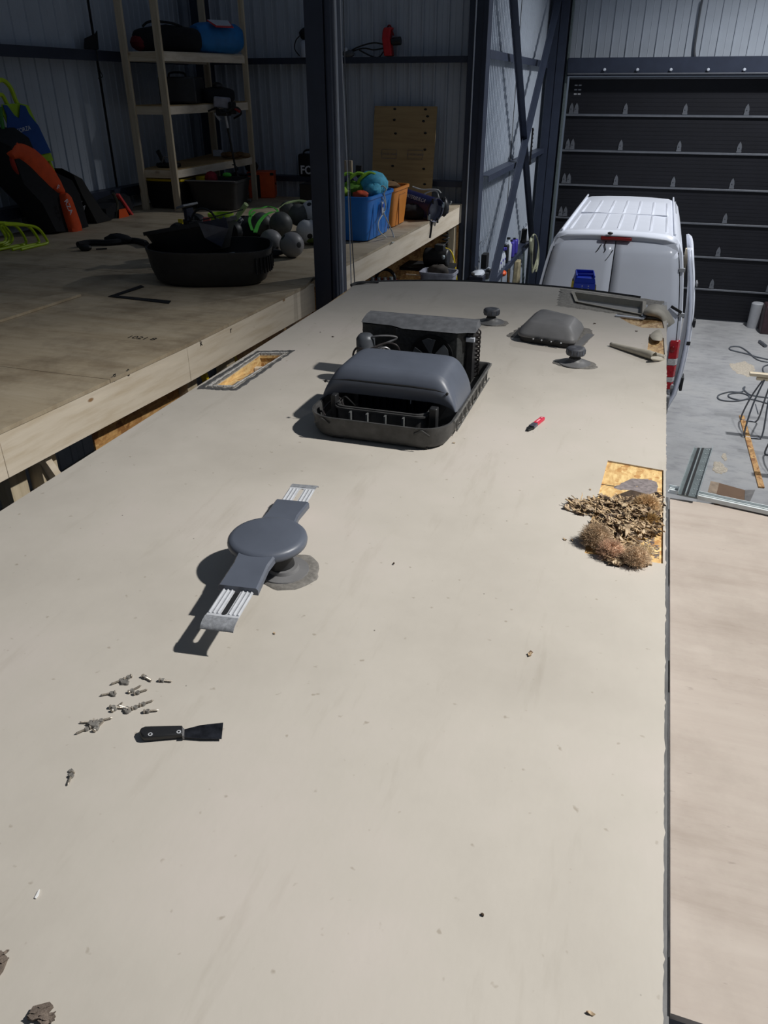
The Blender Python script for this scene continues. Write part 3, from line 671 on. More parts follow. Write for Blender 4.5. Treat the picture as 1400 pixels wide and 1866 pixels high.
for s in (-.025, .025): MB().beam(p0+V((0, s, .006)), p1+V((0, s, .006)), .003, .018).build('lip', TRACK, rb, smooth=False)
for s in (-.008, .010): MB().beam(p0+V((0, s, .004)), p1+V((0, s, .004)), .003, .003).build('groove', GALVD, rb, smooth=False)
ch = thing('steel_channel', 'dark grooved galvanised channel pointing away from the platform end', 'channel', (.4, 3.9, PZ))
A = [W(a, b, z=PZ+.035) for a, b in ((1235, 898), (1272, 905), (1300, 815), (1265, 814.5))]
MB().prism([V((p.x, p.y, PZ+.024)) for p in A], (0, 0, .006)).build('web', M('dark galvanised', S(104, 114, 116), .4, .5, var=.2, scale=10), ch, smooth=False)
for t0, t1, mt in ((0, .04, GALV), (.2, .3, BLACK), (.36, .40, GALV), (.42, .54, BLACK), (.96, 1, GALV)):
    q = [A[0].lerp(A[1], t0), A[0].lerp(A[1], t1), A[3].lerp(A[2], t1), A[3].lerp(A[2], t0)]
    MB().prism([V((p.x, p.y, PZ+.030)) for p in q], (0, 0, .012 if mt is GALV else .001)).build('lip' if mt is GALV else 'groove', mt, ch, smooth=False)
m = MB()
for k in range(11):
    t = (k+.5)/11
    for s in (.72, .86):
        c = A[0].lerp(A[1], s).lerp(A[3].lerp(A[2], s), t); m.cyl((c.x, c.y, PZ+.029), (c.x, c.y, PZ+.0315), .0035, n=8)
m.build('punched_holes', GALV, ch)
# ================================================================ TV ANTENNA
an = thing('tv_antenna', 'grey disc-shaped camper television antenna with two ribbed metal ends', 'antenna', (-1.0, 1.93, RZ))
AC_ = V((-1.022, 1.925, 3.03)); AD = (W(541, 864, z=3.03)+W(586, 865, z=3.03)-W(362, 1133, z=3.03)-W(420, 1141, z=3.03)).normalized(); AS = V((AD.y, -AD.x, 0))
MB().lathe((AC_.x, AC_.y, 2.995), [(.118, 0), (.128, .006), (.130, .016), (.128, .026), (.121, .034), (.108, .037), (.0, .038)], 56).build('disc_housing', GREYPL, an, ang=50)
def arm(s):
    m = MB(); def_ = []
    r = []
    for t, wdt, zt, zb in ((.07, .066, .030, .006), (.155, .058, .028, .004), (.16, .057, .027, .004), (.275, .062, .018, -.006)):
        c = V((AC_.x, AC_.y, 2.995))+AD*s*t; b = .006
        r.append([c+AS*(-wdt)+V((0, 0, zb)), c+AS*wdt+V((0, 0, zb)), c+AS*wdt+V((0, 0, zt-b)), c+AS*(wdt-b)+V((0, 0, zt)), c-AS*(wdt-b)+V((0, 0, zt)), c-AS*wdt+V((0, 0, zt-b))])
    m.loft(r); return m
for s in (-1, 1):
    arm(s).build('arm_cover', GREYPL, an, ang=40)
    c = V((AC_.x, AC_.y, 3.000))+AD*s*.27
    t1 = .135; hw = .048; el = thing
    P = [c+AS*(-hw), c+AS*hw, c+AS*hw+AD*s*t1, c-AS*hw+AD*s*t1]
    a0 = V((0, 0, 0)); sl = []
    for k in range(13):
        q = pi*k/12; sl.append(c+AD*s*(t1-.02+.012*sin(q))+AS*(.009*cos(q)))
    hole = [c+AS*.009+AD*s*.004]+sl+[c-AS*.009+AD*s*.004]
    o = MB().slab([V((p.x, p.y, 0)) for p in P], [[V((p.x, p.y, 0)) for p in hole]], 2.995, 2.998).build('metal_element', ALU, an, smooth=False)
    m = MB()
    for k in (-.043, -.030, -.017, .017, .030, .043): m.cyl(c+AS*k+AD*s*.0+V((0, 0, -.0015)), c+AS*k+AD*s*(t1-.012)+V((0, 0, -.0015)), .0032, n=8)
    m.build('rib', ALU, o)
    e0 = c+AD*s*t1; rr = []
    for t, z, th in ((0, -.0035, .003), (.022, -.005, .003), (.036, -.010, .003), (.044, -.018, .003)):
        p = e0+AD*s*t+V((0, 0, z)); rr.append([p-AS*(hw+.001), p+AS*(hw+.001), p+AS*(hw+.001)+V((0, 0, th)), p-AS*(hw+.001)+V((0, 0, th))])
    MB().loft(rr).build('bent_tip', ALUD, o, ang=60)
FL = W(515, 1035, z=RZ)
MB().lathe((-.985, 1.93, RZ), [(.05, .0), (.048, .02), (.042, .05), (.040, .095), (.046, .1)], 24).build('mast', BLKPL, an)
MB().lathe((-.972, 1.925, RZ+.003), [(.085, 0), (.083, .006), (.052, .009), (.048, .02)], 32).build('base_plate', GREYVENT, an)
def blob(name, c, rx, ry, h, mat, par, n=40, jit=.08, inner=.0):
    ph = [random.uniform(0, 6) for _ in range(4)]; R = []
    f = lambda q: 1+jit*(sin(3*q+ph[0])*.5+sin(5*q+ph[1])*.35+sin(9*q+ph[2])*.25+sin(14*q+ph[3])*.15)
    for k, z in ((1, 0), (.96, h*.7), (.8, h), (.5, h*.9), (.02, h*.9)):
        R.append([V(c)+V((rx*k*f(2*pi*i/n)*cos(2*pi*i/n), ry*k*f(2*pi*i/n)*sin(2*pi*i/n), z)) for i in range(n)])
    return MB().loft(R).build(name, mat, par, ang=60)
blob('sealant', (-.962, 1.928, RZ+.0005), .112, .108, .005, SEAL, an)
# ================================================================ AIR CONDITIONER
ac = thing('air_conditioner', 'uncovered dark rooftop air conditioner with curved grey shroud and black pan', 'air conditioner', (-1.02, 3.4, RZ))
def rrect(x0, x1, y0, y1, r, z, n=6, d=0):
    o = []; x0 -= d; x1 += d; y0 -= d; y1 += d; r = r+d
    for cx, cy, a in ((x1-r, y0+r, -pi/2), (x1-r, y1-min(r, .03), 0), (x0+r, y1-min(r, .03), pi/2), (x0+r, y0+r, pi)):
        rr = r if cy < (y0+y1)/2 else min(r, .03)
        cx = (x1-rr) if cx > (x0+x1)/2 else (x0+rr)
        for k in range(n+1): q = a+pi/2*k/n; o.append(V((cx+rr*cos(q), cy+rr*sin(q), z)))
    return o
X0, X1, Y0, Y1 = -1.345, -.69, 2.985, 3.98
pan = []
for d, z in ((-.035, .012), (-.02, .010), (-.006, .03), (0, .085), (.006, .10), (.006, .108), (-.004, .108), (-.010, .098), (-.018, .035), (-.05, .03)):
    pan.append(rrect(X0, X1, Y0, Y1, .13, RZ+z, d=d))
MB().loft(pan).build('base_pan', BLKPAN, ac, ang=40)
for x, y in ((-.80, Y0+.05), (-1.2, Y0+.05), (-.73, 3.7)): MB().box((x, y, RZ+.007), (.055, .05, .014)).build('foot', BLACK, ac, bev=.003)
m = MB()
for k in range(9): y = 3.2+k*.085; m.box((X1+.004, y, RZ+.062), (.006, .008, .075)); m.beam((X1+.005, y+.01, RZ+.03), (X1+.005, y+.075, RZ+.03), .006, .006)
m.b2((X1-.001, 3.12, RZ+.094), (X1+.010, Y1, RZ+.106)); m.build('side_ribs', M('worn grey edge', S(96, 96, 94), .6, var=.4, scale=60), ac, bev=.001)
m = MB()
for cx in (-1.26, -.795):
    for k in (-1, 1): m.beam((cx+k*.035, Y0-.004, RZ+.078), (cx, Y0-.006, RZ+.10), .006, .008)
m.build('moulded_arrows', BLKPAN, ac)
# inner plenum box in front
inn = []
def rr2(x0, x1, y0, y1, r, z, d=0, n=5):
    o = []; x0 -= d; x1 += d; y0 -= d; y1 += d
    for cx, cy, a in ((x1-r, y0+r, -pi/2), (x1-r, y1-r, 0), (x0+r, y1-r, pi/2), (x0+r, y0+r, pi)):
        for k in range(n+1): q = a+pi/2*k/n; o.append(V((cx+r*cos(q), cy+r*sin(q), z)))
    return o
for d, z in ((0, .035), (0, .115), (.008, .118), (.008, .126), (.002, .127), (.002, .133), (-.008, .133), (-.008, .04)): inn.append(rr2(-1.235, -.80, 3.075, 3.60, .05, RZ+z, d))
MB().loft(inn).build('plenum_box', BLKPAN, ac, ang=40)
for x in (-1.15, -1.07, -.985, -.90): MB().b2((x-.004, 3.045, RZ+.03), (x+.004, 3.075, RZ+.118)).build('web_rib', M('web grey', S(88, 90, 90), .6), ac, smooth=False)
MB().b2((-.792, 3.085, RZ+.03), (-.755, 3.125, RZ+.165)).build('clip_post', BLKPL, ac, bev=.006)
MB().b2((-1.262, 3.10, RZ+.03), (-1.235, 3.14, RZ+.17)).build('clip_post', BLKPL, ac, bev=.005)
m = MB(); 
for k in range(12):
    x = -1.2+k*.034; m.b2((x, 3.30, RZ+.05), (x+.003, 3.34, RZ+.2))
m.b2((-1.21, 3.33, RZ+.04), (-.82, 3.36, RZ+.21)); m.build('evaporator_fins', M('blue black fins', S(26, 34, 56), .5, .3), ac, smooth=False)
MB().tube(smooth_path([(-1.255, 3.08, RZ+.05), (-1.30, 3.10, RZ+.09), (-1.25, 3.16, RZ+.14), (-1.20, 3.12, RZ+.10)], 5), .004, 6).build('wire', COPPER, ac)
MB().tube(smooth_path([(-1.22, 3.12, RZ+.14), (-1.19, 3.10, RZ+.17), (-1.16, 3.11, RZ+.14), (-1.155, 3.13, RZ+.12)], 5), .0035, 6).build('wire', BLACK, ac)
MB().tube([(-.905, 3.19, RZ+.135), (-.905, 3.19, RZ+.175)], .0018, 6).build('pin', ALU, ac)
# grey shroud: arch in x, swept in y
def arch(y, top, zlo, x0, x1, ed, th=0, sag=0):
    """points of the arch cross-section from left foot over the top to the right foot"""
    P = []
    prof = [(0, 0), (.012, .22), (.04, .45), (.085, .68), (.14, .86), (.20, .96), (.28, 1.0), (.72, 1.0), (.80, .96), (.86, .86), (.915, .68), (.96, .45), (.988, .22), (1, 0)]
    for u, h in prof:
        P.append(V((x0+(x1-x0)*(u if 1 else 0), y+ed*(1-min(1, 4*min(u, 1-u)))*.0, zlo+(top-zlo)*h+sag*sin(pi*u))))
    return P
def shroud_sec(y, top, zlo, x0, x1):
    c = (x0+x1)/2; w_ = (x1-x0)/2; prof = [(-1, 0), (-.985, .2), (-.95, .42), (-.88, .66), (-.80, .86), (-.70, .98), (-.56, 1), (-.28, 1), (0, 1), (.28, 1), (.56, 1), (.70, .98), (.80, .86), (.88, .66), (.95, .42), (.985, .2), (1, 0)]
    return [V((c+w_*a, y, zlo+(top-zlo)*h)) for a, h in prof]
z = RZ
rows = [shroud_sec(3.185, z+.152, z+.118, -1.325, -.70), shroud_sec(3.180, z+.195, z+.122, -1.335, -.695), shroud_sec(3.186, z+.226, z+.12, -1.338, -.69),
        shroud_sec(3.205, z+.262, z+.115, -1.338, -.69), shroud_sec(3.235, z+.278, z+.11, -1.337, -.69), shroud_sec(3.33, z+.284, z+.10, -1.335, -.69), shroud_sec(3.45, z+.284, z+.095, -1.335, -.69), shroud_sec(3.52, z+.276, z+.095, -1.335, -.69)]
# front lower lip: raise the middle so that the opening shows
for r, k in ((rows[0], .0),):
    for p in r: pass
rows.insert(4, [p+V((0, -.006, -.004)) for p in rows[4]]); rows.insert(6, [p+V((0, .012, .0005)) for p in rows[5]])
m = MB(); m.grid(rows); o = m.build('shroud', GREYPL, ac, ang=60, recalc=False)
sd = o.modifiers.new('s', 'SOLIDIFY'); sd.thickness = .005; ss = o.modifiers.new('ss', 'SUBSURF'); ss.levels = 1; ss.render_levels = 2
# front face of the shroud between plateau and lip
fr_ = []
for dz, dy in ((0, 0), (-.012, -.004)):
    pass
g = MB(); c_ = [(-1.285, .215), (-1.20, .222), (-1.05, .222), (-.90, .222), (-.79, .218), (-.745, .21)]
g.tube([(x, 3.178, RZ+zz) for x, zz in c_], [.001, .004, .005, .005, .004, .001], 6); g.build('shroud_slot', BLACK, ac)
for x, zz in ((-1.315, .205), (-.735, .205)): MB().cyl((x, 3.186, RZ+zz), (x, 3.172, RZ+zz), .006, n=10).build('screw_hole', BLACK, ac)
# condenser
zt = 3.235
cb = MB()
cb.loft([[V((x, y, zz)) for x, y in ((-1.37, 3.86), (-1.20, 3.86), (-1.17, 3.82), (-.84, 3.82), (-.80, 3.86), (-.765, 3.86), (-.765, 3.97), (-1.37, 3.97))] for zz in (RZ+.03, zt-.04)])
cb.build('condenser_housing', M('dusty black housing', S(52, 54, 54), .6, var=.45, scale=60), ac, bev=.003)
m = MB(); m.loft([[V((x, y, zt-.034)) for x, y in ((-1.378, 3.86), (-1.20, 3.845), (-1.13, 3.805), (-.84, 3.805), (-.795, 3.83), (-.752, 3.84), (-.752, 3.985), (-1.378, 3.985))],
    [V((x, y, zt-.022)) for x, y in ((-1.375, 3.87), (-1.22, 3.865), (-1.15, 3.845), (-.86, 3.845), (-.80, 3.865), (-.755, 3.87), (-.755, 3.985), (-1.375, 3.985))],
    [V((x, y, zt)) for x, y in ((-1.365, 3.91), (-1.24, 3.91), (-1.2, 3.895), (-.84, 3.895), (-.79, 3.91), (-.76, 3.91), (-.76, 3.98), (-1.365, 3.98))]]); m.build('top_cover', M('dusty grey cover', S(92, 94, 98), .55, var=.25, scale=25), ac, ang=30)
MB().b2((-.795, 3.85, RZ+.04), (-.762, 3.98, zt-.045)).build('coil_end_plate', M('end plate', S(50, 50, 52), .5, .3), ac, bev=.002)
m = MB(); 
for k in range(10): m.tube(arc((-.762, 3.92, RZ+.065+k*.024), .022, -pi/2, pi/2, 8, 'y'), .0045, 6)
m.build('coil_bends', COPPER, ac)
MB().b2((-.80, 3.84, zt-.085), (-.755, 3.86, zt-.062)).build('tape_band', WHTD, ac, bev=.002)
fan = MB()
fan.lathe((-.975, 3.812, RZ+.16), [(.108, 0), (.118, 0), (.118, .012), (.108, .012)], 40, (0, 1, 0), False).build('fan_ring', BLACK, ac)
MB().lathe((-.975, 3.816, RZ+.16), [(.112, 0), (.002, 0)], 40, (0, 1, 0), False).build('fan_opening', BLACK, ac)
m = MB(); C0 = V((-.975, 3.806, RZ+.16))
for k in range(5):
    a = 2*pi*k/5+.5; p = []
    for r_, da, dy in ((.02, -.25, -.003), (.10, -.42, -.010), (.104, .0, -.002), (.10, .36, .006), (.02, .25, .003)):
        p.append(C0+V((r_*cos(a+da), dy, r_*sin(a+da))))
    m.prism(p, (0, .0015, 0))
m.build('fan_blades', M('fan grey', S(92, 96, 100), .5), ac, smooth=False)
MB().cyl(C0+V((0, -.012, 0)), C0+V((0, .004, 0)), .025, n=20).build('fan_hub', BLKPL, ac, bev=.003)
MB().lathe((-1.325, 3.775, RZ+.05), [(.045, 0), (.05, .03), (.05, .19), (.040, .205), (.03, .215), (.005, .217)], 24).build('compressor', M('grey motor', S(84, 88, 94), .45, .3), ac, ang=50)
MB().lathe((-1.235, 3.775, RZ+.07), [(.03, 0), (.033, .01), (.033, .12), (.02, .13)], 20).build('accumulator', M('silver can', S(150, 150, 152), .4, .5), ac)
for i, pts in enumerate((((-1.33, 3.72, .20), (-1.28, 3.70, .235), (-1.20, 3.72, .24), (-1.17, 3.74, .225), (-1.24, 3.70, .195), (-1.32, 3.66, .17)), ((-1.38, 3.68, .08), (-1.385, 3.66, .14), (-1.36, 3.66, .18), (-1.30, 3.64, .18), (-1.22, 3.70, .205), (-1.16, 3.72, .19), (-1.14, 3.73, .12)), ((-1.28, 3.66, .12), (-1.24, 3.64, .18), (-1.20, 3.66, .195), (-1.17, 3.68, .15), (-1.17, 3.70, .08)), ((-1.30, 3.68, .15), (-1.26, 3.65, .19), (-1.2, 3.64, .175), (-1.22, 3.66, .12)))):
    MB().tube(smooth_path([(a+.01, b+.055, RZ+c+.025) for a, b, c in pts], 6), .0055, 8).build('refrigerant_pipe', COPPER if i % 2 else M('grey pipe', S(130, 130, 132), .4, .5), ac)
m = MB(); m.b2((-1.385, 3.90, RZ+.10), (-1.372, 3.96, zt-.03))
for k in range(5): m.cyl((-1.372, 3.93, RZ+.12+k*.04), (-1.395, 3.93, RZ+.12+k*.04), .006, n=8)
m.build('left_coil_plate', BLKPL, ac)

# ================================================================ DOME VENT
dv = thing('roof_vent', 'dark grey domed roof vent lid on a sealed flange', 'vent', (-.5, 4.85, RZ))
Bq = Wz([(924, 613), (1062, 634), (1081, 602), (978, 578)], RZ)
fo = [V((p.x, p.y, 0)) for p in Bq]
ring_poly(scale_poly([V((p.x, p.y, RZ)) for p in Bq], 1.02), scale_poly([V((p.x, p.y, RZ)) for p in Bq], .6), RZ+.0005, .004, .010, 'sealed_flange', SEAL, dv)
def quadring(c, l, z): return [V(c[i])*1 for i in range(4)]
D = [W(a, b, z=RZ+.05) for a, b in ((940, 608), (1049, 624), (1066, 594), (977, 572))]
cD = sum(D, V((0, 0, 0)))/4
def rq(k, z, r=.16, n=5):
    P = [cD+(p-cD)*k for p in D]; out = []
    for i in range(4):
        a, b, c = P[i-1], P[i], P[(i+1) % 4]
        for j in range(n+1):
            t = j/n; out.append(((b+(a-b)*r).lerp(b, t)).lerp(b.lerp(b+(c-b)*r, t), t)*1); out[-1].z = z
    return out
MB().loft([rq(.93, RZ+.004), rq(.93, RZ+.045)]).build('vent_base', BLKPL, dv)
MB().loft([rq(1, RZ+.036), rq(1.01, RZ+.044), rq(1.0, RZ+.056), rq(.985, RZ+.060), rq(.93, RZ+.078), rq(.72, RZ+.112), rq(.66, RZ+.118), rq(.4, RZ+.123), rq(.02, RZ+.124)]).build('dome_lid', GREYVENT, dv, ang=50)
for t in (.38, .52, .70):
    a, b = D[0], D[1]; p = a.lerp(b, t); MB().beam(p+(b-a)*-.045+V((0, -.006, -.012)), p+(b-a)*.045+V((0, -.006, -.012)), .014, .016).build('hinge', BLKPL, dv, bev=.003)
for t in (.31, .45, .61, .77):
    a, b = D[0], D[1]; p = a.lerp(b, t)+V((0, -.012, -.014)); MB().ell(p, (.006, .005, .005), 8).build('hinge_pin', ALU, dv)
MB().beam(D[1]+V((-.01, -.01, -.04)), D[1].lerp(D[2], .95)+V((.045, .0, -.045)), .05, .004).build('flange_plate', GREYVENT, dv, smooth=False)
# ================================================================ PLUMBING VENTS
def plumb(label, px, py, fl):
    c = W(px, py, z=RZ); t = thing('plumbing_vent', label, 'vent', c, group=None)
    c = V((c.x, c.y, RZ))
    blob('sealant', c+V((fl, -.005, .0004)), .125, .085, .006, SEAL, t, jit=.1)
    MB().lathe(c, [(.092, .005), (.090, .009), (.066, .010), (.050, .016), (.040, .020), (.034, .036)], 32).build('flashing', GREYVENT, t, ang=50)
    MB().lathe(c, [(.030, .03), (.030, .062)], 20).build('neck', BLACK, t)
    m = MB(); m.lathe(c, [(.036, .052), (.052, .056), (.054, .062), (.054, .088), (.050, .094), (.036, .098), (.014, .098), (.006, .095)], 30); m.build('cap', M('cap grey', S(74, 76, 82), .5, var=.3, scale=30), t, ang=50)
    for k in range(10):
        q = 2*pi*k/10; MB().box(c+V((.053*cos(q), .053*sin(q), .075)), (.006, .006, .024), Euler((0, 0, q))).build('cap_lug', GREYPL, t, smooth=False)
plumb('round plumbing vent cap left of the domed vent', 895, 588, 0)
plumb('round plumbing vent cap in front of the domed vent, nearer the roof edge', 1047, 663, .01)
# ================================================================ TOOLS ON ROOF
pk = thing('putty_knife', 'black-handled putty knife with smeared dark blade', 'putty knife', (-.9, 1.17, RZ))
def ppz(pts, z, th, name, mat, par, bev=0): return MB().prism(Wz(pts, z), (0, 0, th)).build(name, mat, par, bev=bev)
ppz([(258, 1346), (255, 1340), (258, 1334), (266, 1330.5), (280, 1330), (334, 1329), (334.5, 1345), (300, 1348), (266, 1351), (260, 1350)], RZ+.004, .014, 'handle', BLKPL, pk, .004)
ppz([(333, 1330.5), (366, 1322), (407, 1317.5), (404, 1347), (370, 1347), (333, 1344)], RZ+.007, .0015, 'blade', KNIFEB, pk)
MB().beam(W(334.5, 1330, z=RZ+.011), W(334, 1344, z=RZ+.011), .004, .012).build('bolster', GREYVENT, pk)
for px, py in ((274, 1338.5), (326, 1334)):
    c = W(px, py, z=RZ+.018); m = MB(); m.lathe(c, [(.0030, 0), (.0055, .0), (.0055, .0015), (.0030, .0015)], 16, cap=False); m.build('rivet_ring', ALU, pk); MB().cyl(c-V((0, 0, .001)), c+V((0, 0, .0006)), .003, n=12).build('rivet_hole', BLACK, pk)
uk = thing('utility_knife', 'small red utility knife with black tip', 'knife', W(975, 774, z=RZ))
a, b = W(962, 784, z=RZ+.006), W(989.5, 763, z=RZ+.006)
def kn(t0, t1, w0, w1, h, name, mat):
    d = (b-a).normalized(); s = V((-d.y, d.x, 0)); r = []
    for t, w_ in ((t0, w0), (t1, w1)):
        p = a.lerp(b, t); r.append([p-s*w_+V((0, 0, -.005)), p+s*w_+V((0, 0, -.005)), p+s*w_+V((0, 0, h)), p-s*w_+V((0, 0, h))])
    return MB().loft(r).build(name, mat, uk, bev=.002)
kn(.5, 1, .012, .011, .010, 'grip', M('pink red grip', S(206, 40, 70), .4, var=.05)); kn(.24, .5, .015, .013, .009, 'collar', M('grey metal collar', S(98, 98, 110), .4, .4)); kn(-.02, .24, .005, .017, .004, 'tip', BLACK)
kn(.55, .80, .004, .004, .012, 'grip_label', M('pink mark', S(230, 150, 160), .5)); MB().ell(a.lerp(b, .9)+V((0, 0, .011)), (.005, .005, .002), 10).build('hang_hole', M('pale pink', S(232, 170, 178), .5), uk)
# screws
def make_screw():
    t = thing('screw', 'loose zinc screw', 'screw', (0, 0, 0), group='loose screws pulled out of the roof')
    MB().lathe((0, 0, .004), [(.0012, 0), (.0062, .001), (.0062, .0035), (.004, .005), (.001, .0052)], 14, (1, 0, 0)).build('head', SCREW, t, ang=50)
    m = MB(); pr = []
    for k in range(14): pr += [(.0020, -.001-k*.0023), (.0031, -.0022-k*.0023)]
    pr.append((.0006, -.037)); m.lathe((0, 0, .004), pr, 10, (1, 0, 0)); m.build('shank', SCREW, t, ang=20)
    blob('sealant_lump', (-.006, 0, .0004), .007, .006, .007, SEAL, t, 14, .25)
    return t
sc = [(225, 1240, .9, 'upper left of the loose screws, beside a dark lump'), (238, 1234, 1.0, 'top screw of the loose screws, upright in the picture'), (262, 1234, -.3, 'single slim screw at the top, right of the first pair'), (293, 1241, .15, 'rightmost loose screw near the top'), (208, 1264, .6, 'screw with big lump at left of the second row'), (237, 1262, 1.1, 'short thick screw right in the second row'), (247, 1265, .8, 'thin bright screw at the right end of the second row'), (203, 1290, .2, 'lower left screw lying flat above the bottom cluster'), (206, 1296, 1.35, 'screw pointing down, above the bottom cluster'), (235, 1294, -.1, 'left screw of the clump above the putty knife'), (243, 1292, .9, 'middle screw of the clump above the putty knife'), (257, 1286, .85, 'upper right screw of the clump above the putty knife'), (265, 1298, .45, 'rightmost screw of the clump above the putty knife'), (170, 1318, .3, 'upper screw of the bottom left cluster'), (163, 1328, .95, 'left slanting screw of the bottom left cluster'), (173, 1332, 1.5, 'vertical screw at the foot of the bottom left cluster'), (180, 1316, .7, 'right screw of the bottom left cluster'), (132, 1411, -1.2, 'lone screw below and left of all the other screws')]
proto = None
for i, (px, py, a, lab) in enumerate(sc):
    if proto is None: proto = make_screw(); o = proto
    else: o = copy_tree(proto)
    place(o, W(px, py, z=RZ+.001)+V((0, 0, 0)), a+random.choice((0, pi)), 'zinc '+lab if not lab.startswith('zinc') else lab, sc=.92)
for i, (px, py, s, lab) in enumerate(((228, 1245, .012, 'grey sealant lump by the topmost screws'), (206, 1266, .010, 'grey sealant lump at left of the second screw row'), (232, 1296, .012, 'grey sealant lump in the clump above the putty knife'), (172, 1322, .016, 'largest grey sealant lump, in the bottom left screw cluster'), (130, 1406, .007, 'small sealant lump at the lone lower screw'))):
    o = blob('sealant_lump', W(px, py, z=RZ)+V((0, 0, .0005)), s, s*.8, s*.55, SEAL, None, 16, .3); tag(o, lab, 'lump')

# ================================================================ VAN
vn = thing('van', 'white high-roof cargo van parked behind the camper, side door ajar', 'van', (-.34, 13.2, 0))
VX = -.34; VY = 10.5
prof = [(.15, .86), (.30, .90), (.45, .97), (.9, .99), (1.35, .985), (1.75, .955), (2.15, .895), (2.45, .835), (2.58, .79), (2.65, .735), (2.69, .62), (2.705, .35), (2.712, 0)]
def vsec(y, k=1, dz=0, zs=1, kw=1):
    P = [V((VX+hw*kw, y, min(z, 9)*zs+dz)) for z, hw in prof]; Q = [V((VX-hw*kw, y, z*zs+dz)) for z, hw in prof[:-1]][::-1]
    return P+Q
secs = []
for y, ds, kw in ((VY+.10, 0, .955), (VY+.14, 0, .99), (VY+.24, 0, 1), (VY+1.5, 0, 1), (VY+3.0, 0, 1), (VY+3.9, 0, .995), (VY+4.4, 0, .98)): secs.append(vsec(y, zs=1-(.012 if y < VY+.12 else 0)-(.03 if y > VY+4.3 else 0), kw=kw))
secs.append(vsec(VY+5.1, zs=.80, kw=.95)); secs.append(vsec(VY+5.7, zs=.48, kw=.93)); secs.append(vsec(VY+6.4, zs=.40, kw=.86))
MB().loft(secs).build('body_shell', WHITE, vn, ang=40)
# roof ribs
for k in range(7):
    x = VX-.60+k*.2; m = MB(); d_ = abs(x-VX); zt_ = (2.712-.007*d_/.35 if d_ < .35 else 2.705-.015*(d_-.35)/.27)-.001
    for a, b in ((.32, 1.7), (1.85, 3.3)):
        m.loft([[V((x-.022, VY+a, zt_-.01)), V((x+.022, VY+a, zt_-.01)), V((x+.014, VY+a+.05, zt_+.012)), V((x-.014, VY+a+.05, zt_+.012))], [V((x-.022, VY+b, zt_-.01)), V((x+.022, VY+b, zt_-.01)), V((x+.014, VY+b-.05, zt_+.012)), V((x-.014, VY+b-.05, zt_+.012))]])
    m.build('roof_rib', WHITE, vn, bev=.006)
for s in (-1, 1): MB().b2((VX+s*.70-.012, VY+.3, 2.66), (VX+s*.70+.012, VY+4.2, 2.69)).build('roof_gutter', WHITE, vn, bev=.005)
MB().b2((VX-.60, VY+1.764, 2.69), (VX+.60, VY+1.772, 2.713)).build('roof_seam', M('pale seam', S(176, 180, 190), .4), vn)
m = MB()
for k in range(16): m.box((VX+.735, VY+2.5+k*.09, 2.655), (.012, .05, .006))
m.build('rail_perforations', GREYF, vn)
# rear doors: curved skin
def half(z):
    for (z0, h0), (z1, h1) in zip(prof, prof[1:]):
        if z0 <= z <= z1: return h0+(h1-h0)*(z-z0)/(z1-z0)
    return .7
def yrear(z): return VY+.0+max(0, (z-1.5))*.045+max(0, z-2.5)*.35
def rdoor(x0f, x1f, name, inset=.06):
    rows = []
    for i in range(15):
        z = .55+(2.60-.55)*i/14; h = half(z)-inset; xa, xb = x0f*h, x1f*h; row = []
        for j in range(9):
            x = xa+(xb-xa)*j/8; e = abs(x)/h; row.append(V((VX+x, yrear(z)+.045*e**4+(.02 if z > 2.55 else 0), z)))
        rows.append(row)
    m = MB(); m.grid(rows); o = m.build(name, WHITE, vn, ang=60, recalc=False); sd = o.modifiers.new('s', 'SOLIDIFY'); sd.thickness = .03; sd.offset = 0; return o
dL = rdoor(-1, -.008, 'rear_door'); dR = rdoor(.008, 1, 'rear_door')
m = MB(); m.tube([(VX, yrear(z)+.012, z) for z in [.6+.1*i for i in range(21)]], .006, 6)
for s in (-1, 1): m.tube([(VX+s*(half(z)-.052), yrear(z)+.05, z) for z in [.6+.1*i for i in range(20)]], .006, 6)
m.tube([(VX+s, yrear(2.6)+.03+.045*(abs(s)/.73)**4, 2.608) for s in [-.72+.12*i for i in range(13)]], .006, 6); m.build('door_seams', SHUT, vn)
rows = [[V((VX+s*(half(z)+.0), yrear(z)+.08, z)) for s in (-1, 1)] for z in (.5, 1, 1.5, 2, 2.3, 2.55, 2.62)]
m = MB(); m.loft([[V((VX-half(z)*.99, yrear(z)+.05, z)), V((VX+half(z)*.99, yrear(z)+.05, z)), V((VX+half(z)*.985, VY+.3, z)), V((VX-half(z)*.985, VY+.3, z))] for z in (.45, 1, 1.5, 2, 2.3, 2.5, 2.62)]); m.build('rear_frame', WHITE, vn, ang=50)
m = MB(); m.loft([[V((VX-.74, yrear(2.66)-.0, 2.60)), V((VX-.60, yrear(2.66)-.05, 2.655)), V((VX-.3, yrear(2.66)-.06, 2.675)), V((VX, yrear(2.66)-.06, 2.68)), V((VX+.3, yrear(2.66)-.06, 2.675)), V((VX+.6, yrear(2.66)-.05, 2.655)), V((VX+.74, yrear(2.66), 2.60))],
    [V((VX-.74, VY+.4, 2.63)), V((VX-.62, VY+.4, 2.68)), V((VX-.3, VY+.4, 2.70)), V((VX, VY+.4, 2.71)), V((VX+.3, VY+.4, 2.70)), V((VX+.62, VY+.4, 2.68)), V((VX+.74, VY+.4, 2.63))]], False, False)
o = m.build('roof_lip', WHITE, vn, ang=60); sd = o.modifiers.new('s', 'SOLIDIFY'); sd.thickness = .02
MB().b2((VX-.19, yrear(2.66)-.075, 2.615), (VX+.19, yrear(2.66)-.02, 2.655)).build('brake_light', DKRED, vn, bev=.01)
MB().ell((VX-.08, VY+.03, 2.70), (.035, .025, .018), 10).build('camera_bump', BLACK, vn)
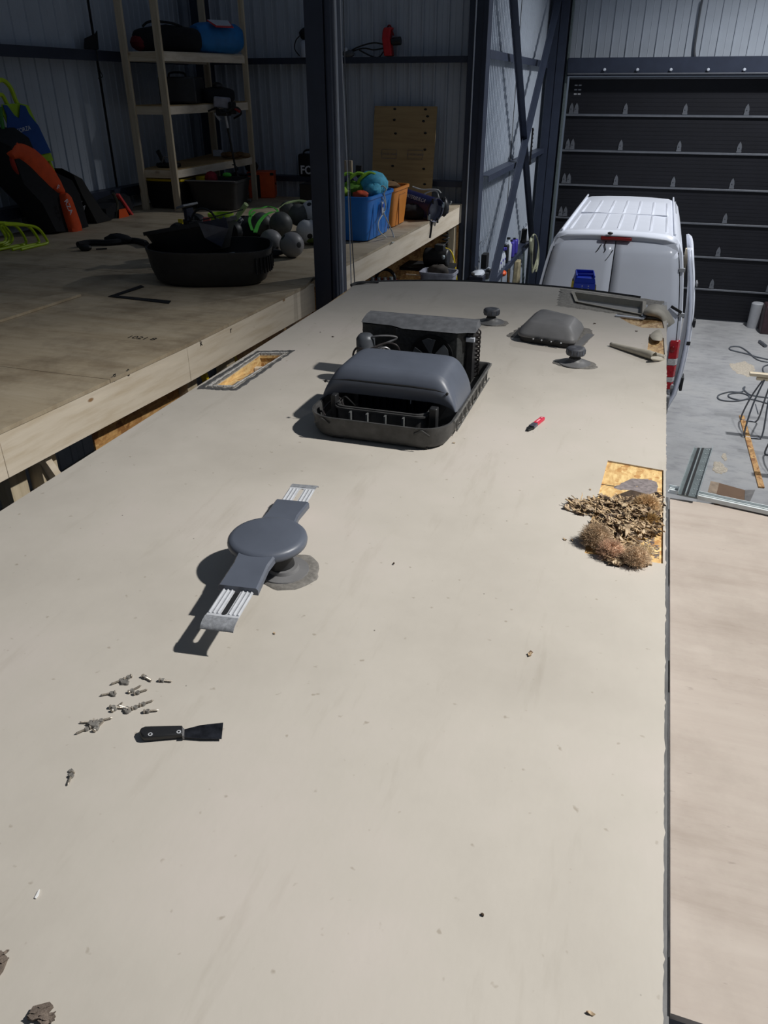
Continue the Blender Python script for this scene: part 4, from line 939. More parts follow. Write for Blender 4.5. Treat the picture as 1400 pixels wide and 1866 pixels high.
for k, pts in enumerate((((-.12, 2.60), (-.13, 2.55), (-.11, 2.50), (-.13, 2.46)), ((-.17, 2.56), (-.20, 2.50), (-.23, 2.46)), ((-.02, 2.50), (-.06, 2.42), (-.10, 2.36)))):
    MB().tube([(VX+a, yrear(b)-.012, b) for a, b in pts], .006, 5).build('cracked_sealant', BLACK, vn)
# tail lights
for s in (1, -1):
    tl = None
    for z0, z1, mt in ((1.18, 1.42, TAILR), (1.09, 1.175, CLEARG), (.93, 1.085, TAILR), (.86, .925, CLEARG), (.76, .855, TAILR)):
        m = MB(); h0, h1 = half(z0), half(z1); P = []
        r = [[V((VX+s*(h-.12), yrear(z)-.0, z)), V((VX+s*(h-.02), yrear(z)+.01, z)), V((VX+s*(h+.008), yrear(z)+.07, z)), V((VX+s*(h-.1), yrear(z)+.08, z))] for z, h in ((z0, h0), (z1, h1))]
        o = m.loft(r).build('tail_light_segment', mt, vn, bev=.006)
    MB().ell((VX+s*.90, yrear(1.3)-.003, 1.31), (.035, .012, .04), 12).build('lamp_bulb_lens', DKRED, vn)
MB().b2((VX-.98, VY-.09, .42), (VX+.98, VY+.12, .70)).build('rear_bumper', GREYVENT, vn, bev=.03)
for z in (1.75, .8, 2.3): MB().box((VX+half(z)-.02, yrear(z)+.03, z), (.07, .04, .05)).build('door_hinge', GREYF, vn, bev=.006)
MB().beam((VX+half(1.78)-.16, yrear(1.8)-.02, 1.86), (VX+half(1.78)-.02, yrear(1.8)-.02, 1.79), .02, .035).build('hinge_strap', BLACK, vn, bev=.004)
m = MB(); m.cyl((VX+.76, yrear(1.55)-.03, 1.55), (VX+.76, yrear(1.55), 1.55), .03, n=16); m.build('badge', WHTD, vn)
for wy in (VY+1.2, VY+5.2):
    for s in (-1, 1):
        wl = MB().lathe((VX+s*.72, wy, .35), [(.2, 0), (.33, 0), (.35, .03), (.35, .17), (.33, .2), (.2, .2)], 28, (s, 0, 0)).build('wheel', BLACK, vn)
        MB().lathe((VX+s*.74, wy, .35), [(.02, .15), (.2, .16), (.21, .12)], 24, (s, 0, 0)).build('rim', ALU, wl)
# open side doorway + sliding door standing off the body
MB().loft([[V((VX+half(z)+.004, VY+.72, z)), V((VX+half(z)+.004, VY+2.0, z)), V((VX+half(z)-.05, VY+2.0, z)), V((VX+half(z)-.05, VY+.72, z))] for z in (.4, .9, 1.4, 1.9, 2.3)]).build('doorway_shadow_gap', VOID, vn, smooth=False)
sdr = []
def sx(z): return VX+half(z)+.135+.03*sin(pi*min(1, max(0, (z-.35)/2)))
rows = [[V((sx(z)+.012*sin(pi*j/6)-(.03 if j in (0, 6) else 0), VY+.55+.22*(2.45-z)*.0+1.35*j/6, z)) for j in range(7)] for z in [.18+.163*i for i in range(15)]]
m = MB(); m.grid(rows); o = m.build('sliding_door', WHITE, vn, ang=60, recalc=False); sd = o.modifiers.new('s', 'SOLIDIFY'); sd.thickness = .035
m = MB()
for i in range(14):
    z0, z1 = .18+.163*i, .18+.163*(i+1); m.loft([[V((sx(z)-.075, VY+.58, z)), V((sx(z)-.02, VY+.56, z)), V((sx(z)-.02, VY+.75, z)), V((sx(z)-.075, VY+.75, z))] for z in (z0, z1)])
m.build('inner_door_frame', M('door inner grey', S(188, 192, 200), .4), vn, smooth=False)
MB().box((sx(1.55)+.02, VY+.70, 1.5), (.03, .16, .10)).build('lock_block', BLACK, vn, bev=.01)
MB().box((sx(.62)+.02, VY+.8, .62), (.04, .22, .2)).build('rub_strip', BLACK, vn, bev=.012)
MB().box((sx(2.0)+.03, VY+.8, 2.0), (.02, .2, .05)).build('door_handle', GREYVENT, vn, bev=.008)
MB().box((sx(1.25)-.03, VY+.555, 1.25), (.05, .01, .05)).build('latch', BLACK, vn)
MB().b2((VX+half(2.3)+.01, VY+.70, 1.15), (VX+half(2.3)+.055, VY+.78, 2.45)).build('inner_timber', LUMZ, vn, smooth=False)

# ladder top
ld = thing('step_ladder', 'yellow step ladder with blue cap between camper and van', 'ladder', (-.46, 7.4, 0))
T = V((-.465, 7.35, 2.79)); rz = .12
A = Matrix.Translation(T) @ Euler((0, 0, rz)).to_matrix().to_4x4()
m = MB(); m.X = A; m.loft([[V((a*.095, b*.13, -.03)) for a, b in ((-1, -1), (1, -1), (1, 1), (-1, 1))], [V((a*.085, b*.12, .02)) for a, b in ((-1, -1), (1, -1), (1, 1), (-1, 1))]])
m.b2((-.095, -.135, -.09), (.095, -.115, -.02)); m.b2((-.095, .115, -.09), (.095, .135, -.02)); m.b2((-.085, -.12, .02), (-.07, .12, .045)); m.b2((.07, -.12, .02), (.085, .12, .045)); m.b2((-.08, -.02, .02), (.08, .0, .04)); m.b2((-.08, .10, .02), (.08, .12, .05)); m.build('cap', BLUE, ld, bev=.006)
for a in (-.02, .035):
    for b in (-.045, -.068): m = MB(); m.X = A; m.cyl((a, -.137, b), (a, -.133, b), .006, n=8); m.build('rivet', WHTD, ld)
for s in (-1, 1):
    m = MB(); m.X = A; m.beam((s*.088, -.08, -.04), (s*.27, -.50, -2.79), .03, .07, (0, 1, 0)); m.build('rail', YEL, ld, smooth=False)
    m = MB(); m.X = A; m.beam((s*.088, .09, -.04), (s*.25, .75, -2.79), .03, .05, (0, 1, 0)); m.build('rail', YEL, ld, smooth=False)
for k in range(1, 8):
    t = k/8; m = MB(); m.X = A; m.box((0, -.10-.4*t, -.02-2.77*t), (.21+.33*t, .08, .03)); m.build('step', ALU, ld)

# ================================================================ FLOOR THINGS at right
def horse(label, ox, oy, w_=1.3, wide=.0):
    t = thing('sawhorse', label, 'sawhorse', (ox, oy, 0))
    for y0_ in (0,):
        pass
    MB().b2((ox-.10, oy-.045, .80), (ox+w_, oy+.045, .84)).build('timber_cap', LUMX, t, bev=.003)
    MB().b2((ox+.0, oy-.03, .745), (ox+w_, oy+.03, .799)).build('top_bar', LUMX, t, bev=.003)
    for x in (ox+.10, ox+w_-.25):
        for s in (-1, 1):
            pts = smooth_path([(x, oy+s*.03, .76), (x-.09, oy+s*.16, .42), (x-.13, oy+s*.31, .05), (x-.06, oy+s*.33, .013), (x+.02, oy+s*.33, .013), (x+.10, oy+s*.31, .05), (x+.10, oy+s*.16, .42), (x+.10, oy+s*.03, .76)], 4)
            MB().tube(pts, .012, 8).build('leg', DOORS, t)
    MB().tube([(ox+.1, oy-.2, .32), (ox+.1, oy+.2, .32)], .008, 6).build('spreader', DOORS, t)
    return t
horse('sawhorse with timber top and bent tube legs, the farther one at right edge', 1.77, 11.35)
horse('sawhorse at the right edge nearer the platform, mostly out of view', 1.98, 10.15)
MB().beam(W(1352, 758, z=.01), W(1388, 888, z=.01), .07, .018).build('board_strip', OSBM, None, label='long thin osb strip lying on the concrete', cat='board')
bx = thing('cardboard_box', 'flattened open brown box on the concrete by the platform', 'box', W(1333, 898, z=0))
q = Wz([(1306, 900), (1357, 914), (1358, 893), (1311, 880)], .22)
MB().loft([[V((p.x, p.y, 0)) for p in q], [V((p.x, p.y, .22)) for p in q]]).build('carton', CARD, bx, smooth=False)
MB().prism([q[0], q[3], q[3]+V((-.10, -.03, .02)), q[0]+V((-.10, -.03, .02))], (0, 0, .004)).build('flap', M('pale carton', S(150, 132, 112), .8), bx, smooth=False)
MB().prism([q[1], q[2], q[2]+V((.10, -.03, .03)), q[1]+V((.05, -.03, .02))], (0, 0, .004)).build('flap', M('grey carton', S(120, 118, 116), .8), bx, smooth=False)
def cord(name, pts, r, mat, label, z=.012, k=6, cat='cord', closed=False): return MB().tube(smooth_path(Wz(pts, z), k, closed), r, 6).build(name, mat, None, label=label, cat=cat)
cord('power_cord', [(1400, 660), (1380, 655), (1362, 640), (1348, 632), (1332, 632), (1331, 637), (1345, 641), (1362, 645), (1378, 650), (1400, 655)], .012, CORD, 'grey cord looped on the concrete farther from the camera')
cord('power_cord', [(1402, 725), (1380, 722), (1365, 718), (1355, 708), (1358, 705), (1352, 714), (1330, 714), (1310, 720), (1312, 728), (1335, 731), (1358, 728), (1366, 722), (1350, 716), (1330, 718), (1330, 724), (1350, 729), (1368, 727), (1402, 736)], .011, CORD, 'grey cord coiled near the farther sawhorse')
cord('power_cord', [(1402, 690), (1392, 678), (1392, 668), (1404, 664)], .011, CORD, 'short bend of grey cord at the right edge between the looped and coiled cords')
for pts, lab in (([(1298, 850), (1310, 843), (1322, 843), (1324, 856), (1314, 864), (1300, 860)], 'pale sawdust patch near the box'), ([(1316, 828), (1324, 826), (1325, 838), (1317, 839)], 'small sawdust patch above the larger one near the box'), ([(1336, 680), (1350, 664), (1366, 660), (1376, 668), (1360, 676), (1342, 683)], 'faint sawdust patch between the two cords')):
    P = Wz(pts, .001); c = sum(P, V((0, 0, 0)))/len(P); m = MB()
    o = blob('sawdust_patch', V((c.x, c.y, .001)), (max(p.x for p in P)-min(p.x for p in P))/2, (max(p.y for p in P)-min(p.y for p in P))/2, .006, DUST, None, 50, .22); tag(o, lab, 'sawdust', kind='stuff')
rt = thing('tool_cart', 'dark red-trimmed bin at the far right beside the garage door', 'bin', (2.75, 17.0, 0))
MB().b2((2.47, 16.7, 0), (3.1, 17.15, .55)).build('bin_body', M('maroon bin', S(52, 34, 38), .5), rt, bev=.03)
MB().b2((2.58, 16.66, .36), (2.9, 16.70, .52)).build('bin_panel', RED, rt, bev=.01)
MB().tube([(2.62, 16.95, .5), (2.75, 17.0, 1.15)], .02, 8).build('pole', GALV, rt)
MB().lathe((2.38, 17.2, 0), [(.12, 0), (.12, .48), (.1, .5)], 20).build('grey_cylinder', GREYF, None, label='grey upright cylinder beside the maroon bin', cat='cylinder')
for i, (a, b, l) in enumerate((((2.55, 15.9, .03), (3.6, 15.8, .03), 'dark pipe lying near the maroon bin'), ((2.4, 16.05, .03), (2.48, 15.75, .03), 'short dark pipe end on the floor near the maroon bin'))): MB().tube([a, b], .03, 8).build('floor_pipe', DOORS, None, label=l, cat='pipe')
# ================================================================ SHELF UNIT on the mezzanine
MZ = 2.9
sh = thing('shelving_unit', 'tall open timber shelf unit in the left corner of the mezzanine', 'shelf', (-5.9, 10.0, MZ))
pA, pB, pC = V((-6.27, 9.25, 0)), V((-5.79, 9.25, 0)), V((-5.36, 10.6, 0)); pD = V((-6.13, 10.95, 0))
for p, w_ in ((pA, .09), (pB, .09), (pC, .07), (pD, .09)):
    MB().b2((p.x-w_/2, p.y-.02, MZ), (p.x+w_/2, p.y+.02, 6.9)).build('post', LUMZ, sh, bev=.002)
for zt_, zc in ((4.67, 4.67), (4.10, 4.13), (3.38, 3.46)):
    g = V((0, -.0, 0)); a, b, c, d = [V((p.x, p.y+.03, zt_ if i < 2 else zc)) for i, p in enumerate((pA, pB, pC, pD))]
    dn = V((0, 0, -.045))
    MB().beam(a+dn, b+dn, .04, .09).build('shelf_rail', LUMX, sh, bev=.002); MB().beam(b+dn, c+dn, .04, .09).build('shelf_rail', LUM, sh, bev=.002)
    MB().beam(a+dn, d+dn, .04, .09).build('shelf_rail', LUM, sh, bev=.002)
    MB().prism([a, b, c, d], (0, 0, .012)).build('shelf_board', LUM if zt_ > 4.5 else PLYW, sh, smooth=False)
def bag_loft(name, mat, c, l, r1, r2, rz, label, cat='bag', n=20, sq=2.6, slump=.0, endk=.55, par=None, group=None, axis=0):
    """lying bag: superellipse sections along its length"""
    R = Euler((0, 0, rz)).to_matrix(); rings = []
    for t, k in ((-.5, .3*endk/.55), (-.49, endk), (-.45, .85), (-.38, .97), (-.2, 1), (0, 1.02), (.2, 1), (.38, .97), (.45, .85), (.49, endk), (.5, .3*endk/.55)):
        ring = []
        for i in range(n):
            q = 2*pi*i/n; X = (abs(cos(q))**(2/sq))*(1 if cos(q) >= 0 else -1); Y = (abs(sin(q))**(2/sq))*(1 if sin(q) >= 0 else -1)
            kk = k*(1+random.uniform(-.025, .025))
            ring.append(V(c)+R @ V((t*l, X*r1*kk, r2+Y*r2*kk*(1 if Y < 0 else 1-slump*abs(t)*2))))
        rings.append(ring)
    m = MB().loft(rings)
    if par is not None: return m.build(name, mat, par, ang=60)
    t_ = thing(name, label, cat, c, group); m.build('bag_body', mat, t_, ang=60); return t_
z1 = 4.684; zB = 4.11
t = bag_loft('duffel_bag', BLKFAB, (-6.02, 9.85, z1), .85, .19, .15, .35, 'dark duffel bag with red ends on the top shelf', slump=.3)
MB().ell((-6.30, 9.68, z1+.11), (.13, .15, .10), 12, .05).build('red_end', M('dark red fabric', S(110, 22, 28), .8), t); MB().ell((-5.80, 9.98, z1+.18), (.09, .12, .07), 12, .05).build('red_pocket', M('dark red fabric 2', S(120, 30, 24), .8), t)
MB().tube(smooth_path([(-6.2, 9.6, z1+.27), (-6.1, 9.62, z1+.32), (-5.9, 9.75, z1+.31), (-5.8, 9.85, z1+.27)], 4), .014, 6).build('handle', BLKFAB, t)
t = bag_loft('duffel_bag', BAGB, (-5.58, 10.28, z1), .62, .21, .17, .95, 'round blue duffel bag with white and red label on the top shelf', slump=.05, endk=.8)
lb = V((-5.50, 10.10, z1+.345)); u_ = V((cos(.95), sin(.95), 0)); s_ = V((u_.y, -u_.x, 0))
def onlabel(a, b, k): return lb+u_*a+s_*b+V((0, 0, -.0-.55*max(0, b)))
MB().prism([onlabel(-.08, -.02, 0), onlabel(.22, -.02, 0), onlabel(.20, .14, 0), onlabel(-.04, .14, 0)], (0, 0, .008)).build('label_border', RED, t, smooth=False)
MB().prism([onlabel(-.07, -.02, 0)+V((0, 0, .004)), onlabel(.21, -.02, 0)+V((0, 0, .004)), onlabel(.185, .11, 0)+V((0, 0, .004)), onlabel(-.02, .11, 0)+V((0, 0, .004))], (0, 0, .008)).build('label', WHTD, t, smooth=False)
MB().tube(smooth_path([(-5.42, 10.5, z1+.3), (-5.36, 10.48, z1+.22), (-5.35, 10.46, z1+.1), (-5.38, 10.46, z1+.02)], 4), .012, 6).build('strap', NAVYF, t)
# middle shelf black cases
zm = 4.125
t = thing('hard_case', 'large black case standing on the middle shelf', 'case', (-5.85, 9.75, zm))
MB().box((-5.86, 9.78, zm+.15), (.46, .5, .29), Euler((0, 0, .3))).build('case_body', BLKPL, t, bev=.02); MB().box((-5.62, 9.62, zm+.15), (.01, .02, .09)).build('latch', ALU, t)
MB().tube(smooth_path([(-5.98, 9.7, zm+.30), (-5.95, 9.7, zm+.34), (-5.8, 9.75, zm+.34), (-5.77, 9.75, zm+.30)], 3), .012, 6).build('handle', BLACK, t)
t = bag_loft('tool_bag', BLKFAB, (-5.55, 10.12, zm), .42, .15, .10, .9, 'low black bag beside the case on the middle shelf', slump=.4)
MB().ell((-5.50, 10.05, zm+.2), (.07, .06, .04), 10, .1).build('bulge', BLKPL, t)
# auger hanging off the middle shelf
au = thing('ice_auger', 'grey-headed power auger leaning on the shelf, its shaft down to the floor', 'auger', (-5.15, 10.2, MZ))
hA = W(405, 187, y=10.0); fA = W(440, 362, z=MZ+.02); fA = W(440, 360, y=10.25)
fA.z = MZ+.02
MB().box(hA, (.20, .16, .13), Euler((0, .1, .3))).build('engine_cover', M('auger grey', S(150, 148, 156), .5), au, bev=.02)
MB().box(hA+V((.02, -.02, -.11)), (.16, .14, .08)).build('engine_block', BLKPL, au, bev=.015)
MB().box(hA+V((.14, 0, -.06)), (.06, .12, .14)).build('fuel_tank', BLACK, au, bev=.015)
MB().tube(smooth_path([hA+V((-.20, -.04, -.05)), hA+V((-.18, -.10, -.10)), hA+V((-.02, -.12, -.06)), hA+V((.06, -.12, -.12)), hA+V((.22, -.06, -.05)), hA+V((.26, 0, -.12)), hA+V((.12, .06, -.18))], 5), .012, 8).build('handlebar', BLACK, au)
MB().tube([hA+V((.2, -.05, -.06)), hA+V((.26, -.02, -.10))], .022, 8).build('grip', DKRED, au)
MB().tube([hA+V((-.10, -.03, -.12)), hA+V((-.04, -.02, -.20))], .02, 8).build('silver_arm', ALU, au)
s0 = hA+V((.03, 0, -.14)); MB().cyl(s0, s0.lerp(fA, .14), .016).build('coupling', ALU, au); MB().cyl(s0.lerp(fA, .14), fA, .013).build('shaft', BLKPL, au)
hp_ = []; d = (fA-s0).normalized(); x = d.orthogonal().normalized(); y = d.cross(x)
m = MB(); rr = []
for k in range(60):
    q = k*.45; p = s0.lerp(fA, .55+.42*k/60); rr.append([p+(x*cos(q)+y*sin(q))*.012, p+(x*cos(q)+y*sin(q))*.038+d*.003, p+(x*cos(q)+y*sin(q))*.038-d*.003])
m.loft(rr); m.build('auger_flighting', BLKPL, au)
MB().box(fA+V((.03, 0, .01)), (.22, .08, .03), Euler((0, 0, .2))).build('foot_blade', GALVD, au, bev=.006)
# low shelf contents
t = thing('saw', 'dark hand tool with upright grip on the low shelf', 'tool', (-6.0, 9.5, 3.4))
MB().box((-5.98, 9.45, 3.43), (.30, .12, .05), Euler((0, 0, .1))).build('tool_body', BLACK, t, bev=.015); MB().beam((-6.02, 9.42, 3.44), (-6.10, 9.42, 3.60), .03, .05).build('grip', BLACK, t, bev=.01)
MB().tube(smooth_path([(-6.04, 9.4, 3.46), (-5.98, 9.38, 3.53), (-5.90, 9.4, 3.50), (-5.86, 9.4, 3.45)], 4), .010, 6).build('guard', GREYVENT, t)
t = thing('work_gloves', 'brown gloves heaped on the end of the low shelf', 'gloves', (-5.45, 10.3, 3.47))
for i in range(5): MB().ell((-5.62+.07*i, 10.35+random.uniform(-.05, .05), 3.495+.01*(i % 2)), (.08, .06, .035), 12, .25).build('glove', BROWN if i % 2 else M('tan glove', S(120, 96, 66), .9), t, ang=60)
MB().box((-5.86, 10.55, 3.50), (.12, .08, .08)).build('small_carton', WHTD, None, bev=.005, label='small pale carton at the back of the low shelf', cat='box')
# black totes below the shelves
def tote(name, label, c, a, b, h, mat, rz=0, taper=.84, sq=7, cat='tote', rim=.014):
    t = thing(name, label, cat, c); t.rotation_euler = (0, 0, rz)
    m = MB(); m.tub(c, a, b, h, t=.008, taper=taper, sq=sq, rim=rim); m.build('tub', mat, t, ang=40); return t
t = tote('storage_tote', 'closed black tote with yellow lid under the low shelf', (-6.08, 9.72, MZ), .30, .36, .34, BLACK)
MB().box((-6.08, 9.72, MZ+.355), (.62, .74, .035)).build('lid', YEL, t, bev=.012)
t = tote('storage_tote', 'open black tote on the floor before the shelf unit', (-5.42, 9.72, MZ), .34, .30, .36, BLKPL, .12)
MB().tube([(-5.76, 9.4, MZ+.36), (-5.08, 9.4, MZ+.36)], .008, 6).build('rim_edge', GREYVENT, t)
MB().ell((-5.52, 9.7, MZ+.36), (.09, .08, .09), 12, .1).build('red_glove', M('red cloth', S(140, 30, 44), .8), None, label='red glove poking out of the open black tote', cat='glove')
MB().box((-5.68, 9.75, MZ+.36), (.16, .14, .06), Euler((.1, .1, .3))).build('yellow_case', YEL, None, bev=.01, label='yellow item lying in the open black tote', cat='case')
MB().ell((-5.33, 9.78, MZ+.40), (.07, .04, .03), 10, .15).build('green_glove', GRN, None, label='green piece on top of the open black tote', cat='cloth')
t = thing('storage_box', 'bright orange box with notched corners by the back wall', 'box', (-5.42, 11.0, MZ))
c_ = V((-5.42, 10.98, MZ)); R4 = Euler((0, 0, .35)); R3 = R4.to_matrix()
MB().box(c_+V((0, 0, .165)), (.38, .34, .33), R4).build('box_body', ORGP, t, bev=.012); MB().box(c_+V((0, 0, .335)), (.39, .35, .02), R4).build('lid', ORGP, t, bev=.004)
f0 = c_+R3 @ V((-.06, -.173, .16)); MB().box(f0, (.09, .01, .30), R4).build('strap', BLACK, t)
for dx in (-.16, .16): MB().box(c_+R3 @ V((dx, -.174, .32)), (.05, .008, .035), R4).build('corner_notch', BLACK, t)
MB().box(c_+R3 @ V((.194, -.02, .18)), (.008, .10, .018), R4).build('logo_mark', BLACK, t)
MB().ell((-5.55, 10.93, MZ+.41), (.10, .10, .085), 12, .1).build('cap', BLACK, None, label='black helmet-like cap on the orange box', cat='helmet')
# FORZA box on the wall rail, bin in gap
t = thing('carry_case', 'black case with big white capital letters on the lower wall rail', 'case', W(572, 318, y=11.25))
MB().b2((-4.93, 11.17, 3.172), (-4.45, 11.33, 3.47)).build('case_body', BLACK, t, bev=.03); MB().tube(smooth_path([(-4.85, 11.2, 3.46), (-4.80, 11.2, 3.52), (-4.58, 11.2, 3.52), (-4.53, 11.2, 3.46)], 3), .014, 6).build('handle', BLKPL, t)
text('FORZA', 'lettering', WHT, t, (-4.655, 11.168, 3.255), (1, 0, 0), (0, 0, 1), .155, .001, .95, bold=.004)
MB().b2((-4.50, 10.2, MZ), (-4.2, 10.5, MZ+.28)).build('black_bin', BLACK, None, bev=.015, label='black bin half hidden behind the big column', cat='bin')
MB().prism([W(536, 362, y=11.3), W(572, 360, y=11.3), W(572, 377, y=11.3), W(540, 376, y=11.3)], (0, .01, 0)).build('white_sheet', WHTD, None, label='whitish patch sheet low on the wall by the orange box', cat='sheet')

# balls and ball bags
def ball(px, py, r, z, mat, label):
    c = W(px, py, z=z); t = thing('soccer_ball', label, 'ball', (c.x, c.y, c.z-r), group=None)
    m = MB(); m.ell(c, (r, r, r), 28); m.build('ball_skin', mat, t, ang=180)
    return c
for px, py, r, z, mt, lab in ((532, 446, .115, 3.015, BALLA, 'grey scuffed ball at the front of the pile, nearest the navy column base'), (512, 408, .115, 3.12, BALLC, 'dark grey ball on top of the front ball'), (561, 422, .12, 3.02, BALLB, 'white ball with black chevrons at right of the pile'), (568, 387, .12, 3.16, BALLB, 'white ball half behind the column, above the chevron one'), (545, 392, .11, 3.14, BALLC, 'dark ball in the net under the pale green band'), (494, 440, .11, 3.01, BALLA, 'grey ball lying left of the front ball'), (430, 413, .11, 3.06, BALLA, 'grey ball in the green bucket'), (477, 408, .11, 3.10, BALLC, 'dark ball behind the green straps'), (526, 384, .11, 3.03, BALLC, 'dark ball at the back of the pile')):
    ball(px, py, r, z, mt, lab)
t = thing('ball_bag', 'black ball bag with bright green straps', 'bag', (-3.95, 7.45, MZ))
MB().ell((-3.93, 7.5, MZ+.12), (.24, .2, .13), 16, .12).build('bag_body', BLKFAB, t, ang=60)
for pts, r_ in (([(457, 398), (455, 388), (462, 381), (478, 379), (488, 376), (502, 380), (508, 388)], .012), ([(465, 424), (472, 406), (484, 392), (498, 386), (508, 388)], .018), ([(460, 420), (455, 404), (457, 394), (464, 386)], .014)):
    P = [W(a, b, z=MZ+.30) for a, b in pts]; m = MB(); rr = []
    for p in smooth_path(P, 4): rr.append([p+V((-r_, 0, .003)), p+V((r_, 0, .003)), p+V((r_, 0, -.003)), p+V((-r_, 0, -.003))])
    m.loft(rr).build('strap', GRN, t)
t = thing('net_bag', 'pale green mesh band over the balls beside the column', 'bag', (-3.45, 8.0, MZ+.2))
P = [W(a, b, z=MZ+.32) for a, b in ((510, 378), (522, 370), (545, 366), (566, 370), (580, 377))]; rr = []
for p in smooth_path(P, 4): rr.append([p+V((-.0, -.03, 0)), p+V((0, .03, .01)), p+V((0, .03, .0)), p+V((0, -.03, -.01))])
MB().loft(rr).build('band', M('pale green band', S(140, 160, 110), .8), t)
MB().ell((-3.18, 7.62, MZ+.05), (.2, .14, .05), 14, .1).build('net_bottom', M('olive net', S(96, 110, 40), .9), t)
t = tote('bucket', 'lime green bucket behind the black tubs', (-4.27, 7.62, MZ), .13, .12, .25, LIMEF, 0, .8, 2, 'bucket', .006)
MB().tube([W(420, 412, z=MZ+.28), W(449, 372, z=MZ+.48)], .024, 8).build('racket_handle', M('pale green tape', S(170, 190, 130), .7), None, label='pale green taped handle sticking up from the lime bucket', cat='handle')
o = MB().ell((-3.42, 6.85, MZ+.035), (.20, .14, .035), 16, .15); o = o.build('empty_bag', BLKFAB, None, label='limp black bag lying in front of the balls', cat='bag')
# big black tubs
t = thing('pet_crate_base', 'large black plastic tub with slotted end, the lower of two', 'tub', (-3.5, 6.15, MZ))
def lofttub(par, mat, rings_px, name='shell'):
    pass
cx, cy = -3.38, 5.80
m = MB(); rs = []; n = 44
def egg(a, b, z, d=0, rz=.42):
    out = []
    for i in range(n):
        q = 2*pi*i/n; sq = 2 if cos(q) < 0 else 4.5
        X = (abs(cos(q))**(2/sq))*(1 if cos(q) >= 0 else -1)*(a+d); Y = (abs(sin(q))**(2/(2.2 if cos(q) < 0 else 3.4)))*(1 if sin(q) >= 0 else -1)*(b+d)
        out.append(V((cx+X*cos(rz)-Y*sin(rz), cy+X*sin(rz)+Y*cos(rz), MZ+z)))
    return out
for k, z in ((.80, 0), (.90, .03), (.97, .12), (1, .22)): rs.append(egg(.50*k, .37*k, z))
rs += [egg(.5, .37, .26, .012), egg(.5, .37, .275, .012), egg(.5, .37, .275, -.006), egg(.5*.95, .37*.95, .12, -.01), egg(.5*.84, .37*.84, .035, -.01)]
MB().loft(rs).build('tub_shell', BLKPL, t, ang=40)
for i in range(18):
    q = -.9+i*.105; p = egg(.505, .375, .16)[int((q % (2*pi))/(2*pi)*n)]; MB().box(p, (.012, .012, .12), Euler((0, 0, q+.42))).build('slot_bar', BLACK, t)
MB().tube([V((-3.17, 5.58, MZ+.25)), V((-3.08, 5.66, MZ+.25))], .008, 6).build('silver_logo_strip', GALV, t)
t = thing('storage_tub', 'tilted open black tub stacked on the larger black tub', 'tub', (-3.75, 6.25, MZ+.25))
A = Matrix.Translation((-3.58, 5.93, MZ+.17)) @ Euler((-.10, -.16, .30)).to_matrix().to_4x4(); m = MB(); m.X = A
m.tub((0, 0, 0), .36, .25, .24, .006, .75, 3.4, 44, .02); m.build('shell', BLACK, t, ang=40)
m = MB(); m.X = A; m.prism([(.14, -.268, .242), (.37, -.262, .242), (.36, -.23, .16), (.27, -.22, .03), (.16, -.255, .12)], (0, -.006, 0)); m.build('clear_sheet', M('greyish film', S(62, 66, 80), .25), t, smooth=False)
m = MB(); m.X = A; m.beam((.05, -.25, .248), (.44, .06, .28), .05, .008); m.build('rim_flap', BLACK, t)
# toy buggy
bg = thing('remote_control_buggy', 'dark toy off-road buggy with knobbly wheels behind the black tubs', 'toy car', (-4.3, 7.3, MZ))
B0 = W(368, 412, z=MZ+.30)
for dx, dy, dz in ((-.17, -.14, -.06), (-.15, .16, -.02), (.20, -.16, -.10), (.22, .14, -.06)):
    c = B0+V((dx, dy, dz)); wl = MB(); wl.lathe(c-V((.0, .045, 0)), [(.05, 0), (.095, .01), (.105, .045), (.095, .08), (.05, .09)], 24, (.25, 1, 0)); wl = wl.build('wheel', BLKPL, bg); MB().lathe(c-V((.012, .05, 0)), [(.002, 0), (.05, .0), (.055, .02)], 16, (.25, 1, 0)).build('rim', BLACK, wl)
MB().box(B0+V((.02, 0, 0)), (.42, .10, .06), Euler((0, .12, -.1))).build('chassis', BLKPL, bg, bev=.015)
MB().box(B0+V((-.13, 0, .17)), (.09, .22, .02), Euler((0, -.3, -.1))).build('spoiler', M('light grey wing', S(120, 122, 126), .5), bg, bev=.004)
MB().box(B0+V((-.12, 0, .10)), (.03, .12, .10)).build('shock_tower', M('dark navy plastic', S(24, 28, 50), .5), bg); MB().box(B0+V((.07, -.02, .06)), (.06, .05, .04)).build('red_motor', M('faded red part', S(200, 80, 76), .5), bg, bev=.008)
MB().tube(arc(B0+V((.03, 0, .02)), .13, .2, 2.9, 12, 'y'), .010, 6).build('roll_hoop', BLKPL, bg)
for k in (-1, 1): MB().tube([B0+V((.2, k*.05, .08)), B0+V((.21, k*.10, -.04))], .010, 6).build('shock', M('blue grey shock', S(90, 96, 120), .4), bg)
MB().box(B0+V((-.14, -.12, .05)), (.04, .02, .04)).build('yellow_part', YEL, bg)

